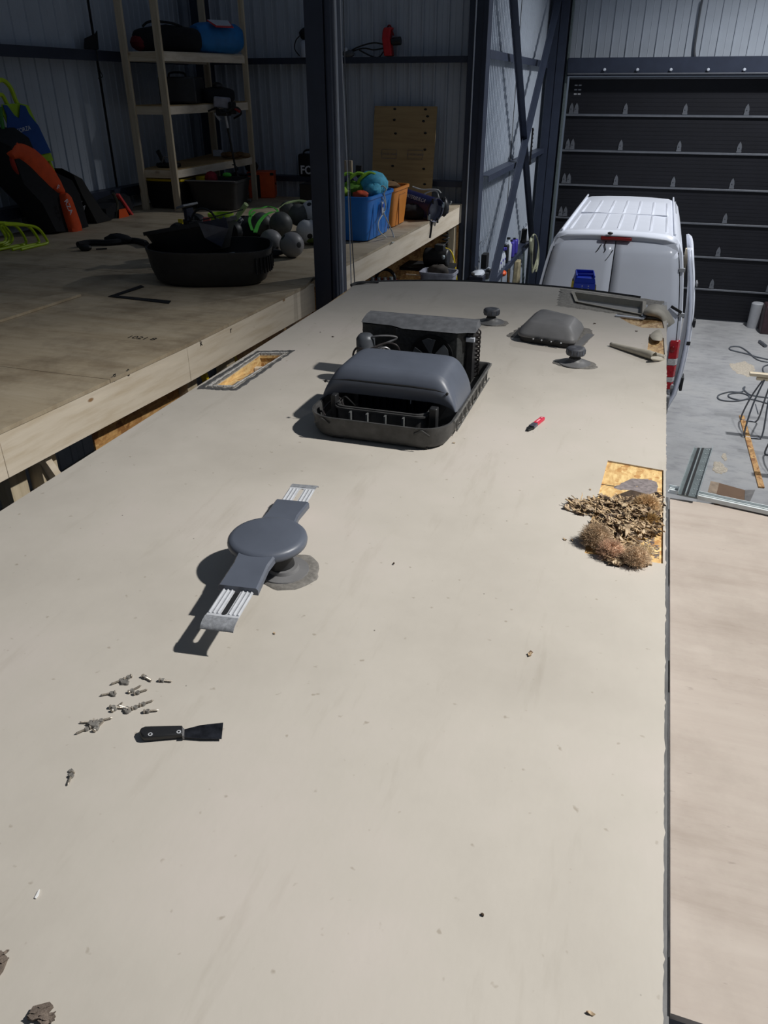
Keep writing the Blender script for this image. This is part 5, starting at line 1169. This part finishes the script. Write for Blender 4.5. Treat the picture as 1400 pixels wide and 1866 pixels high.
# totes near the column: blue and amber
t = tote('storage_tote', 'bright blue storage tote full of fabric near the mezzanine edge', (-2.98, 8.22, MZ), .30, .44, .44, TOTEB, 0, .86, 8)
for y in (7.95, 8.2, 8.45): MB().b2((-2.69, y-.01, MZ+.04), (-2.685, y+.01, MZ+.36)).build('moulded_rib', TOTEB, t, bev=.002)
for i, (x, y, zz, r, mt, lab) in enumerate(((-3.12, 8.05, .45, (.13, .12, .06), LIMEF, 'lime green cloth bulging from the blue tote'), (-3.0, 8.2, .47, (.12, .14, .07), M('green leaf cloth', S(96, 150, 40), .8, var=.3, scale=30), 'darker green cloth in the middle of the blue tote'), (-2.84, 7.98, .44, (.08, .08, .04), M('orange cloth', S(210, 80, 40), .8), 'orange cloth at the front of the blue tote'), (-3.2, 7.9, .44, (.06, .07, .045), RED, 'red cloth at the left edge of the blue tote'), (-3.12, 8.42, .50, (.11, .12, .08), M('dark navy cloth', S(30, 36, 60), .9), 'navy cloth at the back of the blue tote'))):
    m = MB(); m.ell((x, y, MZ+zz), r, 18, .3); o = m.build('folded_cloth', mt, None, ang=60, label=lab, cat='cloth')
m = MB(); m.ell((-2.84, 8.36, MZ+.50), (.17, .2, .13), 18, .16); m.ell((-2.76, 8.18, MZ+.46), (.09, .14, .07), 14, .2); m.build('cloth_bundle', TEAL, None, ang=60, label='big light blue bundle on top of the blue tote', cat='cloth')
for k in range(3):
    a = V((-3.15+.1*k, 8.1+.05*k, MZ+.46)); MB().tube(smooth_path([a, a+V((.03, -.02, .10)), a+V((.10, .06, .16)), a+V((.17, .10, .14))], 3), .018, 6).build('green_strap', M('lime strap %d' % k, S(140, 190, 40), .7), None, label=('left', 'middle', 'right')[k]+' of three lime straps standing out of the blue tote', cat='strap')
rope = smooth_path([W(a, b, y=8.2) for a, b in ((668, 352), (688, 356), (698, 362), (703, 375), (700, 385), (696, 372), (690, 348), (697, 339), (704, 345), (700, 352))]+[W(702, 362, x=-2.66), W(703, 375, x=-2.66), W(699, 388, x=-2.65), (W(690, 404, x=-2.65)), W(691, 420, x=-2.62), W(704, 433, x=-2.6)], 5)
MB().tube(rope, .007, 6).build('rope', ROPE, None, label='pale rope looping down over the blue tote front', cat='rope')
MB().tube(smooth_path([W(699, 388, x=-2.64), W(707, 405, x=-2.62), W(716, 425, x=-2.58), W(719, 439, x=-2.53), W(714, 442, x=-2.5)], 5), .007, 6).build('rope', ROPE, None, label='straight pale rope end reaching the mezzanine edge beside the blue tote', cat='rope')
t = thing('cord_winder', 'small blue and white cord winder on the blue tote', 'winder', W(697, 378, x=-2.66)); c = W(697, 380, x=-2.66)
MB().box(c, (.012, .05, .13)).build('winder_body', WHTD, t, bev=.004); MB().box(c+V((.006, 0, .03)), (.012, .03, .03)).build('blue_patch', BLUE, t)
t = tote('storage_tote', 'amber orange storage tote behind the blue one', (-2.98, 9.05, MZ), .27, .30, .42, AMBER, 0, .86, 8)
MB().b2((-2.725, 8.93, MZ+.03), (-2.715, 8.945, MZ+.34)).build('panel_groove', M('amber groove', S(150, 90, 36), .6), t); MB().b2((-2.725, 8.93, MZ+.335), (-2.715, 9.18, MZ+.345)).build('panel_groove', M('amber groove 2', S(150, 90, 36), .6), t)
MB().ell((-2.95, 9.05, MZ+.42), (.2, .2, .05), 14, .3).build('dark_cloth', BROWN, None, ang=60, label='dark brown stuff filling the amber tote', cat='cloth')
# towable tube bag
a_, b_ = W(741, 366, y=9.75), W(793, 383, y=9.55); tb = thing('banner_tube', 'rolled navy and grey vinyl tube with white lettering by the amber tote', 'tube', ((a_+b_)/2).to_tuple())
d = (b_-a_).normalized(); L_ = (b_-a_).length; x = V((0, 0, 1)); x = (x-d*x.dot(d)).normalized(); y = d.cross(x); r_ = .135
def tsec(p, r, a0, a1, n=20): return [p+(x*cos(a0+(a1-a0)*i/n)+y*sin(a0+(a1-a0)*i/n))*r for i in range(n+1)]
for a0, a1, mt, nm in ((-pi*.42, pi*.75, M('navy vinyl', S(26, 30, 74), .35, var=.05), 'navy_vinyl'), (pi*.75, pi*1.58, M('grey vinyl', S(120, 124, 144), .35, var=.08), 'grey_vinyl')):
    m = MB(); rr = [tsec(p, r_, a0, a1)+tsec(p, r_-.006, a1, a0) for p in (a_-d*.1, a_.lerp(b_, .5), b_+d*.02)]; m.loft(rr).build(nm, mt, tb, ang=60)
MB().tube([b_+(x*cos(q)+y*sin(q))*r_ for q in [2*pi*i/24 for i in range(24)]], .010, 6, True).build('rim', BLKPL, tb)
MB().lathe(b_-d*.06, [(r_*.97, 0), (.002, .001)], 24, d).build('end_fabric', M('mid grey vinyl', S(128, 130, 142), .5), tb)
vd = (V((0, 0, EYE))-(a_+b_)/2); vd = (vd-d*vd.dot(d)).normalized(); nn = (vd*.86+x*.5).normalized(); yd = nn.cross(d)
text('WATERBUS.CA', 'lettering', WHTD, tb, a_.lerp(b_, .45)+nn*(r_+.002), d, yd if yd.z > 0 else -yd, .065, .0006, .8)
for k in range(4):
    q = .6+k*1.5; MB().box(b_+d*.012+(x*cos(q)+y*sin(q))*r_, (.02, .03, .06), Euler((0, 0, q))).build('clip', GALV if k % 2 else BLKPL, tb, bev=.004)
MB().beam(b_+V((-.03, -.0, -.12)), b_+V((-.02, -.13, -.30)), .025, .004).build('hanging_strap', BLKFAB, tb)
MB().ell((-2.72, 9.55, MZ+.09), (.2, .16, .09), 14, .25).build('harness_pile', BLKFAB, None, ang=60, label='black harness pile under the navy tube', cat='harness')
MB().ell(W(810, 377, y=9.8), (.06, .09, .11), 14, .2).build('black_buckle_strap', BLKPL, None, ang=60, label='black folded strap at the right end of the navy tube', cat='strap')
for i, pts in enumerate((((752, 340), (768, 345), (785, 345), (798, 346), (804, 352)), ((770, 357), (780, 350), (795, 348), (800, 360)), ((812, 375), (820, 372), (823, 367)))):
    MB().tube(smooth_path([W(a, b, y=9.9) for a, b in pts], 5), .009, 6).build('pale_rope', ROPE, None, label=('upper long', 'middle looped', 'short right')[i]+' piece of pale rope by the navy tube', cat='rope')
# plywood sheet leaning at the back wall
q = [W(676, 343, y=11.0), W(786, 350, y=10.98), W(797, 194, y=11.26), W(683, 193, y=11.26)]; q[0].z = q[1].z = MZ+.005
for p in q[:2]: pass
pw = thing('plywood_sheet', 'plywood sheet leaning on the back wall above the totes', 'board', (-3.3, 11.1, MZ))
MB().prism(q, (0, .018, 0)).build('sheet', PLYW, pw, smooth=False)
def onply(u, v, dz=-.004): return q[0].lerp(q[1], u).lerp(q[3].lerp(q[2], u), v)+V((0, dz, 0))
m = MB()
for u, v in ((.33, .97), (.82, .97), (.86, .90), (.80, .85), (.33, .86), (.36, .72), (.84, .73), (.34, .38), (.85, .36), (.85, .56), (.88, .2), (.36, .22)): m.ell(onply(u, v), (.022, .004, .014), 8)
m.build('knot', BLACK, pw)
for u, l in ((.27, 'PLYWOOD CANADA'), (.70, 'PLYWOOD CANADA')):
    m = MB()
    for s in (0, 1): m.beam(onply(u-.12, .46+s*.09), onply(u+.12, .46+s*.09), .003, .004); 
    for s in (-1, 1): m.beam(onply(u+s*.12, .46), onply(u+s*.12, .55), .003, .004)
    m.build('stamp_frame', CHAR, pw, smooth=False); text(l, 'stamp', CHAR, pw, onply(u, .505), (1, 0, 0), (0, .05, 1), .035, .0006, .7)
for i, (px, lab) in enumerate(((636, 'upright pale board end behind the blue tote'), (653, 'dark post end behind the blue tote'))):
    p = W(px, 340, y=9.2); MB().box((p.x, p.y, MZ+.33), (.09-.02*i, .03, .66-.1*i), Euler((0, .05*i, 0))).build('board_end', (LUMZ, BLKPL)[i], None, label=lab, cat='board')

# things on the rails
p = W(708, 75, y=11.28)
t = thing('leaf_blower', 'red electric leaf blower on the upper wall rail', 'blower', (p.x, p.y, 4.66))
MB().loft([[V((p.x+a*.055+dx, p.y+b*.06, zz)) for a, b in ((-1, -1), (1, -1), (1, 1), (-1, 1))] for dx, zz in ((.01, 4.665), (.0, 4.75), (-.02, 4.86), (-.01, 4.95), (.01, 4.99))]).build('body', RED, t, bev=.015)
MB().cyl((p.x+.05, p.y, 4.83), (p.x+.17, p.y, 4.84), .045, .05, 16).build('nozzle', BLKPL, t, bev=.005)
MB().tube(smooth_path([(p.x-.02, p.y, 4.98), (p.x+.03, p.y-.03, 5.01), (p.x+.07, p.y, 4.9)], 4), .012, 6).build('handle', M('dark red plastic', S(120, 20, 26), .4), t)
for i, pts in enumerate((((-.06, 4.80), (-.2, 4.82), (-.4, 4.78), (-.55, 4.72)), ((-.05, 4.76), (-.2, 4.74), (-.35, 4.76), (-.6, 4.70)), ((-.06, 4.72), (-.12, 4.66), (-.22, 4.665), (-.4, 4.74)))): MB().tube(smooth_path([(p.x+a, p.y-.02, z) for a, z in pts], 4), .009, 6).build('cable', BLACK, t)
p = W(632, 87, y=11.25); t = thing('tarp_roll', 'grey bundle on the upper rail just right of the big column', 'bundle', (p.x, p.y, 4.66)); MB().ell((p.x+.02, p.y, 4.70), (.09, .06, .045), 12, .2).build('bundle', M('grey tarp', S(80, 84, 88), .8), t, ang=60); MB().ell((p.x-.0, p.y-.03, 4.74), (.03, .02, .03), 10, .1).build('white_end', WHTD, t)
p = W(560, 78, y=11.2); t = thing('sprayer_jug', 'off-white jug with black top and hose on the upper rail left of the big column', 'jug', (p.x, p.y, 4.66))
MB().lathe((p.x, p.y, 4.662), [(.09, 0), (.095, .02), (.095, .17), (.06, .2)], 20).build('jug', WHTD, t, ang=50); MB().ell((p.x-.01, p.y, 4.93), (.10, .08, .08), 14, .08).build('black_top', BLACK, t)
MB().tube(smooth_path([(p.x-.05, p.y-.05, 4.93), (p.x-.14, p.y-.05, 4.86), (p.x-.17, p.y-.04, 4.76), (p.x-.10, p.y-.05, 4.68)], 4), .007, 6).build('hose', BLACK, t)
m = MB(); c = V((-6.57, 9.0, 4.775)); m.loft([[c+V((0, a, b)) for a, b in ((-.12, -.08), (.13, -.08), (.13, .02), (-.08, .03))], [c+V((.03, a, b)) for a, b in ((-.12, -.08), (.14, -.08), (.17, .14), (.1, .09), (-.08, .05))][:4]]); m.build('black_pouch', BLKFAB, None, bev=.01, label='small black pouch perched on the upper left wall rail', cat='pouch')
MB().tube(smooth_path([(-6.48, 9.0, 4.69), (-6.485, 9.01, 4.5), (-6.48, 9.04, 4.42), (-6.5, 8.98, 4.40)], 4), .006, 5).build('hanging_string', BLACK, None, label='black string hanging below the pouch on the left wall', cat='string')

# ---------------- sports gear at the left wall
def WX(px, py, x): return W(px, py, x=x)
gl = thing('folding_goal', 'lime tubular frame leaning behind the blue jersey', 'goal', (-6.4, 7.1, MZ))
fx = -6.35
MB().tube(smooth_path([WX(-30, 230, fx), WX(-20, 170, fx), WX(0, 146, fx), WX(18, 158, fx), WX(32, 190, fx), WX(56, 225, fx), WX(80, 275, fx), WX(96, 310, fx), WX(106, 340, fx)], 5), .022, 8).build('frame_tube', LIME, gl)
MB().tube(smooth_path([WX(-20, 200, fx), WX(0, 172, fx), WX(12, 188, fx), WX(16, 200, fx)], 5), .02, 8).build('frame_tube', LIME, gl)
MB().tube(smooth_path([WX(0, 195, fx+.02), WX(6, 235, fx+.02), WX(22, 275, fx+.02), WX(38, 312, fx+.02)], 5), .02, 8).build('frame_tube', M('green tube', S(60, 130, 50), .5), gl)
for px in (38, 48, 60): MB().tube([WX(px, 290, fx+.01), WX(px+8, 322, fx+.01)], .014, 6).build('frame_tube', LIME, gl)
def clothpoly(pts, x, th, name, mat, par=None, **k): return MB().prism([WX(a, b, x) for a, b in pts], (th, 0, 0)).build(name, mat, par, bev=.004, smooth=False, **k)
clothpoly([(2, 190), (34, 188), (50, 192), (64, 222), (92, 282), (96, 293), (62, 295), (48, 262), (14, 230), (2, 205)], -6.33, .015, 'lime_bib', LIMEF, None, label='lime green training bib layered under the blue one', cat='bib')
js = thing('jersey', 'blue sleeveless bib with a white word across the chest', 'jersey', (-6.3, 7.1, 3.6))
clothpoly([(4, 191), (12, 192), (25, 210), (34, 216), (36, 191), (45, 193), (52, 208), (69, 229), (92, 278), (66, 283), (50, 285), (34, 272), (22, 262), (14, 245), (12, 228), (12, 212)], -6.30, .012, 'fabric', NAVYF, js)
text('FORZA', 'lettering', WHTD, js, WX(44, 236, -6.27), WX(57, 232, -6.29)-WX(29, 240, -6.29), WX(42, 225, -6.29)-WX(44, 250, -6.29), .058, .001, 1.1)
og = thing('strap_bag', 'bright orange padded sling draped over the big black bag', 'bag', (-6.0, 7.3, 3.0))
def band(pts, x, w_, th, mat, par, name):
    rr = []
    P = smooth_path([WX(a, b, x) for a, b in pts], 4); n_ = len(P)
    for i, p in enumerate(P):
        d = (P[min(i+1, n_-1)]-P[max(i-1, 0)]).normalized(); s = d.cross(V((1, 0, 0))).normalized(); t = i/(n_-1)*(len(w_)-1); k = int(min(t, len(w_)-2)); ww = w_[k]+(w_[k+1]-w_[k])*(t-k)
        rr.append([p+s*ww+V((-th, 0, 0)), p+s*ww*1.0+V((th*.4, 0, 0)), p+s*ww*.5+V((th, 0, 0)), p-s*ww*.5+V((th, 0, 0)), p-s*ww+V((th*.4, 0, 0)), p-s*ww+V((-th, 0, 0))])
    return MB().loft(rr).build(name, mat, par, ang=60)
band([(20, 285), (32, 276), (52, 285), (74, 305), (92, 325), (106, 342), (113, 350)], -6.12, [.03, .08, .10, .11, .10, .07, .02], .04, ORG, og, 'sling_pad')
band([(24, 280), (28, 300), (34, 318)], -6.13, [.05, .04, .015], .02, M('dark orange', S(160, 40, 20), .7), og, 'sling_pad')
band([(115, 353), (122, 365), (130, 390), (138, 415), (143, 440)], -6.06, [.02, .07, .08, .085, .08], .04, ORG, og, 'sling_pad')
text('F', 'lettering', WHTD, og, WX(106, 342, -6.06), WX(112, 348, -6.1)-WX(100, 336, -6.1), WX(110, 335, -6.1)-WX(102, 347, -6.1), .08, .001); text('RZA', 'lettering', WHTD, og, WX(125, 377, -5.995), WX(131, 390, -6)-WX(120, 365, -6), WX(131, 376, -6)-WX(119, 378, -6), .085, .001)
bb = thing('equipment_bag', 'big black sports bag leaning on the left wall', 'bag', (-6.0, 7.0, MZ))
def hull(pts0, x0, x1, name, mat, par, bev=.03):
    P0 = [WX(a, b, x0) for a, b in pts0]; c = sum(P0, V((0, 0, 0)))/len(P0); P1 = [c+(p-c)*.86+V((x1-x0, 0, 0)) for p in P0]; P2 = [p+V(((x1-x0)*.6, 0, 0)) for p in P0]
    for l in (P0, P1, P2):
        for p in l: p.z = max(p.z, MZ+.005)
    return MB().loft([P0, P2, P1]).build(name, mat, par, ang=50)
hull([(-40, 250), (0, 232), (30, 300), (68, 310), (95, 322), (112, 352), (135, 440), (100, 452), (92, 455), (62, 430), (30, 370), (-10, 330)], -6.4, -6.1, 'bag_body', BLKFAB, bb)
hull([(92, 306), (112, 316), (130, 345), (158, 385), (178, 412), (182, 425), (150, 438), (140, 400), (112, 350)], -6.4, -6.15, 'side_bag', BLACK, bb)
for i, (px, py, l) in enumerate(((133, 346, 'H'), (139, 356, 'O'), (146, 367, 'N'), (153, 378, 'A'))): text(l, 'lettering', GREYF, bb, WX(px, py, -6.16), WX(px+6, py+10, -6.2)-WX(px, py, -6.2), WX(px+6, py-3, -6.2)-WX(px, py, -6.2), .08, .001)
clothpoly([(146, 401), (158, 406), (149, 407), (151, 414), (145, 408)], -6.15, .004, 'white_emblem', WHT, bb)
t = thing('round_bag', 'rounded black bag with dark olive rim right of the big bag', 'bag', (-6.2, 8.1, MZ))
hull([(155, 378), (182, 362), (208, 352), (216, 375), (212, 400), (200, 415), (178, 418), (160, 400)], -6.45, -6.2, 'bag_body', BLKFAB, t)
MB().tube(smooth_path([WX(206, 352, -6.2), WX(214, 372, -6.2), WX(211, 398, -6.2), WX(202, 414, -6.2)], 5), .018, 6).build('rim', M('olive rim', S(64, 64, 50), .8), t)
t = thing('folding_shovel', 'small orange and pink wedge-shaped frame by the left shelf post', 'frame', W(230, 392, z=MZ))
P = [W(216, 400, z=MZ+.005), W(244, 392, z=MZ+.005), W(235, 392, z=MZ+.005)]
MB().loft([[WX(a, b, x_) for x_ in (-6.3,) for a, b in ((217, 398), (234, 393), (228, 378), (217, 381))], [WX(a, b, -6.15) for a, b in ((217, 399), (236, 394), (229, 380), (217, 382))]]).build('body', ORGP, t, smooth=False)
MB().beam(WX(214, 354, -6.2), WX(240, 392, -6.2), .05, .03).build('pink_bar', M('salmon bar', S(216, 70, 70), .5), t, bev=.004); MB().beam(WX(217, 354, -6.25), WX(222, 385, -6.25), .02, .02).build('rear_bar', M('dark pink', S(150, 50, 60), .5), t)
# agility hurdles: bent lime tubes
def hurdle(label, dx, dy, dz, k=1):
    pts = [(33, 458), (60, 452), (80, 448), (78, 435), (66, 418), (52, 411), (30, 409), (0, 408)]
    P = [WX(a, b, -5.85)+V((dx, dy, dz)) for a, b in pts]
    for p in P: p.z = max(p.z, MZ+.015)
    MB().tube(smooth_path(P, 5), .014, 8).build('agility_hurdle', LIME, None, label=label, cat='hurdle')
hurdle('front lime tube hurdle of the pile on the floor at left', .06, -.02, 0); hurdle('second lime tube hurdle from the front', -.02, -.05, .015); hurdle('third lime hurdle, mostly behind the others', -.12, -.12, .03)
for k in range(3):
    P = [WX(a, b, -6.0+.03*k) for a, b in ((-20, 452-k*3), (6, 448-k*3), (20-k*5, 442-k*3), (22-k*6, 430), (12-k*5, 416), (4, 408))]
    MB().tube(smooth_path(P, 4), .013, 8).build('agility_hurdle', LIME, None, label=('outermost', 'middle', 'innermost')[k]+' curled lime tube at the left picture edge', cat='hurdle')
t = thing('strap_bundle', 'bundle of black straps on the floor before the bags', 'strap', (-5.2, 7.1, MZ))
MB().tube(smooth_path([W(a, b, z=MZ+.03) for a, b in ((142, 446), (165, 442), (200, 442), (240, 438), (262, 442), (268, 446))], 5), [.03]*26, 6).build('strap', BLKFAB, t); MB().ell(W(215, 436, z=MZ+.04), (.16, .07, .055), 14, .2).build('fold', BLKFAB, t, ang=60); MB().ell(W(155, 451, z=MZ+.03), (.07, .05, .035), 12, .1).build('buckle', BLACK, t)
MB().beam(W(175, 454, z=MZ+.01), W(195, 453, z=MZ+.01), .02, .01).build('small_rod', BLACK, None, label='tiny dark rod on the floor in front of the straps', cat='rod')

# ================================================================ UNDER THE MEZZANINE (far right part)
t = thing('workbench', 'dark bench under the far mezzanine end', 'bench', (-2.95, 9.6, 0))
MB().b2((-3.4, 8.3, 2.02), (-2.35, 9.9, 2.06)).build('bench_top', BLACK, t)
for x in (-3.35, -2.42):
    for y in (8.35, 9.85): MB().b2((x-.03, y-.03, 0), (x+.03, y+.03, 2.02)).build('leg', BLACK, t)
p = W(700, 500, y=9.0)
t = thing('tool_pile', 'red cordless tool with black grip, under the mezzanine near the column', 'tool', (p.x, p.y, 2.07))
MB().box((p.x+.02, p.y, 2.24), (.28, .14, .10), Euler((0, 0, .2))).build('body', RED, t, bev=.03); MB().box((p.x+.15, p.y, 2.20), (.10, .12, .16)).build('motor', BLKPL, t, bev=.03); MB().tube(arc((p.x+.02, p.y, 2.28), .12, 0, pi, 10, 'y'), .02, 8).build('handle', BLKPL, t); MB().b2((p.x-.12, p.y-.08, 2.062), (p.x+.2, p.y+.08, 2.19)).build('base', DKRED, t, bev=.01)
for k in range(4):
    q_ = W(680+k*11, 508, y=8.75); MB().cyl((q_.x, q_.y, 2.062), (q_.x, q_.y, q_.z+.02), .028, .024, 12).build('spray_can', GALV if k % 2 else M('silver can top', S(180, 180, 176), .3, .5), None, label=('first', 'second', 'third', 'fourth')[k]+' silver can from the left beneath the mezzanine edge', cat='can')
q_ = W(800, 498, y=9.3); t = thing('parts_bin', 'light grey plastic bin with clutter under the mezzanine', 'bin', (q_.x, q_.y, 2.06))
MB().tub((q_.x, q_.y, 2.062), .21, .15, q_.z-2.062+.03, .006, .8, 6, 36, .01).build('tub', M('pale grey bin', S(150, 152, 164), .5), t, ang=40)
MB().ell((q_.x, q_.y, q_.z+.03), (.13, .1, .07), 14, .35).build('clutter', M('dark clutter', S(60, 54, 48), .8, var=.5), t, ang=60)
MB().beam(W(740, 500, y=9.2), W(772, 502, y=9.2), .012, .012).build('stick', LUMX, None, label='thin stick left of the grey parts bin', cat='stick')
t = thing('air_compressor', 'black machine on a dark shelf below the mezzanine end', 'machine', W(790, 455, y=9.9))
p = W(775, 470, y=9.9)-V((0, 0, .12)); MB().b2((p.x-.3, 9.75, p.z-.02), (p.x+.35, 10.2, p.z+.02)).build('machine_shelf', BLACK, t)
for dx in (-.02, .30): MB().b2((p.x+dx, 9.78, 1.0), (p.x+dx+.06, 9.85, p.z)).build('shelf_leg', BLACK, t)
MB().cyl((p.x-.02, 9.95, p.z+.13), (p.x+.30, 9.95, p.z+.13), .11, n=20).build('tank', BLKPL, t, bev=.02); MB().box((p.x+.18, 9.95, p.z+.25), (.12, .12, .08)).build('pump', M('dark metal', S(60, 62, 64), .5, .4), t, bev=.01); MB().ell((p.x+.25, 9.85, p.z+.15), (.03, .03, .03), 10).build('gauge', GALV, t); MB().b2((p.x+.0, 9.76, p.z-.13), (p.x+.08, 9.77, p.z-.03)).build('red_tag', RED, t)
MB().tube(smooth_path([W(812, 452, y=10.3), W(822, 458, y=10.3), W(828, 475, y=10.3), W(832, 505, y=10.3), W(832, 530, y=10.3)], 5), .012, 6).build('yellow_hose', YEL, None, label='yellow hose hanging under the far mezzanine end', cat='hose')
MB().tube(smooth_path([V((W(812, 425, y=10.4).x+.05*sin(k*1.9), 10.4+.05*cos(k*1.9), W(812, 425, y=10.4).z-k*.014)) for k in range(30)], 2), .010, 5).build('coiled_air_line', BLKPL, None, label='black coiled air line left of the yellow hose', cat='hose')

# ================================================================ bottles along the lowest rail of the clad wall
zs = 1.622
def bottle(y, kind, label, h=.26):
    x = -2.26; t = thing('spray_bottle' if kind == 's' else 'jug', label, 'bottle', (x, y, zs))
    if kind == 's':
        MB().lathe((x, y, zs), [(.04, 0), (.045, .01), (.045, h*.55), (.02, h*.78), (.015, h*.85)], 18).build('bottle_body', WHTD, t, ang=50)
        MB().box((x+.015, y-.01, zs+h*.93), (.08, .03, .05)).build('trigger_head', PURP, t, bev=.008); MB().box((x, y, zs+h*.38), (.093, .06, h*.22)).build('label_band', PURP, t, bev=.02)
    elif kind == 'p':
        MB().box((x, y, zs+h*.45), (.12, .17, h*.9)).build('jug_body', PURP, t, bev=.025); MB().cyl((x, y-.03, zs+h*.9), (x, y-.03, zs+h), .025, n=14).build('cap', BLACK if h > .27 else WHTD, t)
    elif kind == 'k':
        MB().box((x, y, zs+h*.45), (.10, .10, h*.9)).build('jug_body', BLACK, t, bev=.02); MB().cyl((x, y, zs+h*.9), (x, y, zs+h), .02, n=12).build('cap', WHTD, t)
    else:
        MB().lathe((x, y, zs), [(.06, 0), (.065, .01), (.065, h*.75), (.03, h*.92), (.03, h)], 18).build('jug_body', WHTD, t, ang=50); MB().cyl((x, y, zs+h), (x, y, zs+h+.03), .032, n=14).build('cap', BLACK if h > .3 else WHTD, t)
for i, (y, k, h, l) in enumerate(((13.0, 's', .30, 'nearest white bottle with violet trigger on the bottle rail'), (13.2, 's', .31, 'second white violet-trigger bottle on the bottle rail'), (13.4, 's', .33, 'third white violet-trigger bottle on the bottle rail'), (13.6, 's', .30, 'fourth white violet-trigger bottle, last of its row'), (13.85, 'k', .34, 'black bottle after the violet-trigger row'), (14.05, 'w', .36, 'white jug with black cap in the middle of the bottle rail'), (14.4, 'p', .30, 'nearer violet jug on the bottle rail'), (14.75, 'p', .28, 'farther violet jug with pale cap on the bottle rail'), (15.9, 'k', .30, 'black bottle beyond the hanging hose'), (16.2, 'w', .30, 'white cylinder jug beyond the hanging hose'), (16.6, 'w', .26, 'far white jug nearest the garage door column'), (12.35, 'k', .2, 'black small box-like bottle at the near end of the bottle rail'))): bottle(y, k, l, h)
m = MB()
for k in range(4): m.tube(smooth_path([W(975+dx, py, x=-2.03+.012*k) for dx, py in ((-3, 428), (-9+k*2, 440), (-8+k, 465), (-5, 490+k*5-8), (2, 495-k*6), (7-k, 470), (6, 445), (2, 430))], 4, True), .014, 6, True)
m.build('coiled_hose', HOSE, None, label='olive hose coil hanging from the far bracket of the bottle rail', cat='hose')
t = thing('supply_bin', 'navy bin filled with pale rags at foot of the second column', 'bin', W(872, 510, x=-2.2)); p = W(872, 500, x=-2.15)
MB().b2((p.x-.10, p.y-.16, .6), (p.x+.10, p.y+.2, p.z)).build('bin_body', M('navy bin', S(24, 28, 44), .5), t, bev=.01); MB().ell((p.x, p.y, p.z+.01), (.09, .15, .05), 14, .3).build('rags', WHTD, t, ang=60)
t = thing('silver_jug', 'silver cylinder with black lid beside the navy rag bin', 'jug', W(882, 515, x=-2.1)); p = W(881, 497, x=-2.1)
MB().cyl((p.x, p.y, .9), (p.x, p.y, p.z-.08), .09, n=18).build('cylinder', GALV, t); MB().cyl((p.x, p.y, p.z-.08), (p.x, p.y, p.z), .085, n=18).build('lid', BLACK, t)
MB().box(W(884, 475, x=-2.2), (.08, .2, .2)).build('black_case', BLACK, None, label='small black case above the silver cylinder', cat='case')
m = MB()
for k in range(7): m.tube(smooth_path([W(867+k*2.2, 440+random.uniform(-3, 3), x=-2.28), W(868+random.uniform(-3, 6), 455, x=-2.26), W(866+random.uniform(-2, 8), 478, x=-2.26), W(868+k, 492, x=-2.2)], 3), .004, 4)
m.build('wire_tangle', CORD, None, label='tangle of thin wires rising from the navy rag bin', cat='wire')
MB().tube([W(880, 450, x=-2.28), W(895, 417, x=-2.28)], .004, 5).build('thin_rod', CORD, None, label='thin rod slanting above the wire tangle', cat='rod')
for i, (px, w_, mt, l) in enumerate(((942, .22, M('tan fabric bag', S(150, 140, 112), .9), 'tan sack hanging below the bottle rail'), (917, .05, ORGP, 'orange knob below the bottle rail'), (930, .04, BROWN, 'wooden handle below the bottle rail'), (955, .05, GALVD, 'grey pipe leaning below the bottle rail'))):
    p = W(px, 498, x=-2.18)
    if i == 1: MB().ell((p.x, p.y, p.z), (.06, .08, .05), 12).build('knob', mt, None, label=l, cat='knob')
    elif i == 0: MB().loft([[V((p.x+a*.05, p.y+b*w_, z_)) for a, b in ((-1, -k), (1, -k), (1, k), (-1, k))] for z_, k in ((.5, 1), (1.1, .8), (1.5, .45))]).build('sack', mt, None, bev=.02, label=l, cat='sack')
    else: MB().tube([(p.x, p.y+.15, .3), (p.x-.03, p.y-.05, 1.5)], .022, 8).build('broomstick' if i == 2 else 'pipe', mt, None, label=l, cat='stick' if i == 2 else 'pipe')
# hanging cable on the wall above the door
MB().tube(smooth_path([W(1280, 0, y=17.66), W(1276, 20, y=17.66), W(1270, 60, y=17.66), W(1266, 95, y=17.66), W(1272, 115, y=17.62), W(1282, 120, y=17.6)], 4), .02, 6).build('wall_cable', CORD, None, label='dark cable running down the wall above the garage door', cat='cable')
bpy.context.view_layer.update()
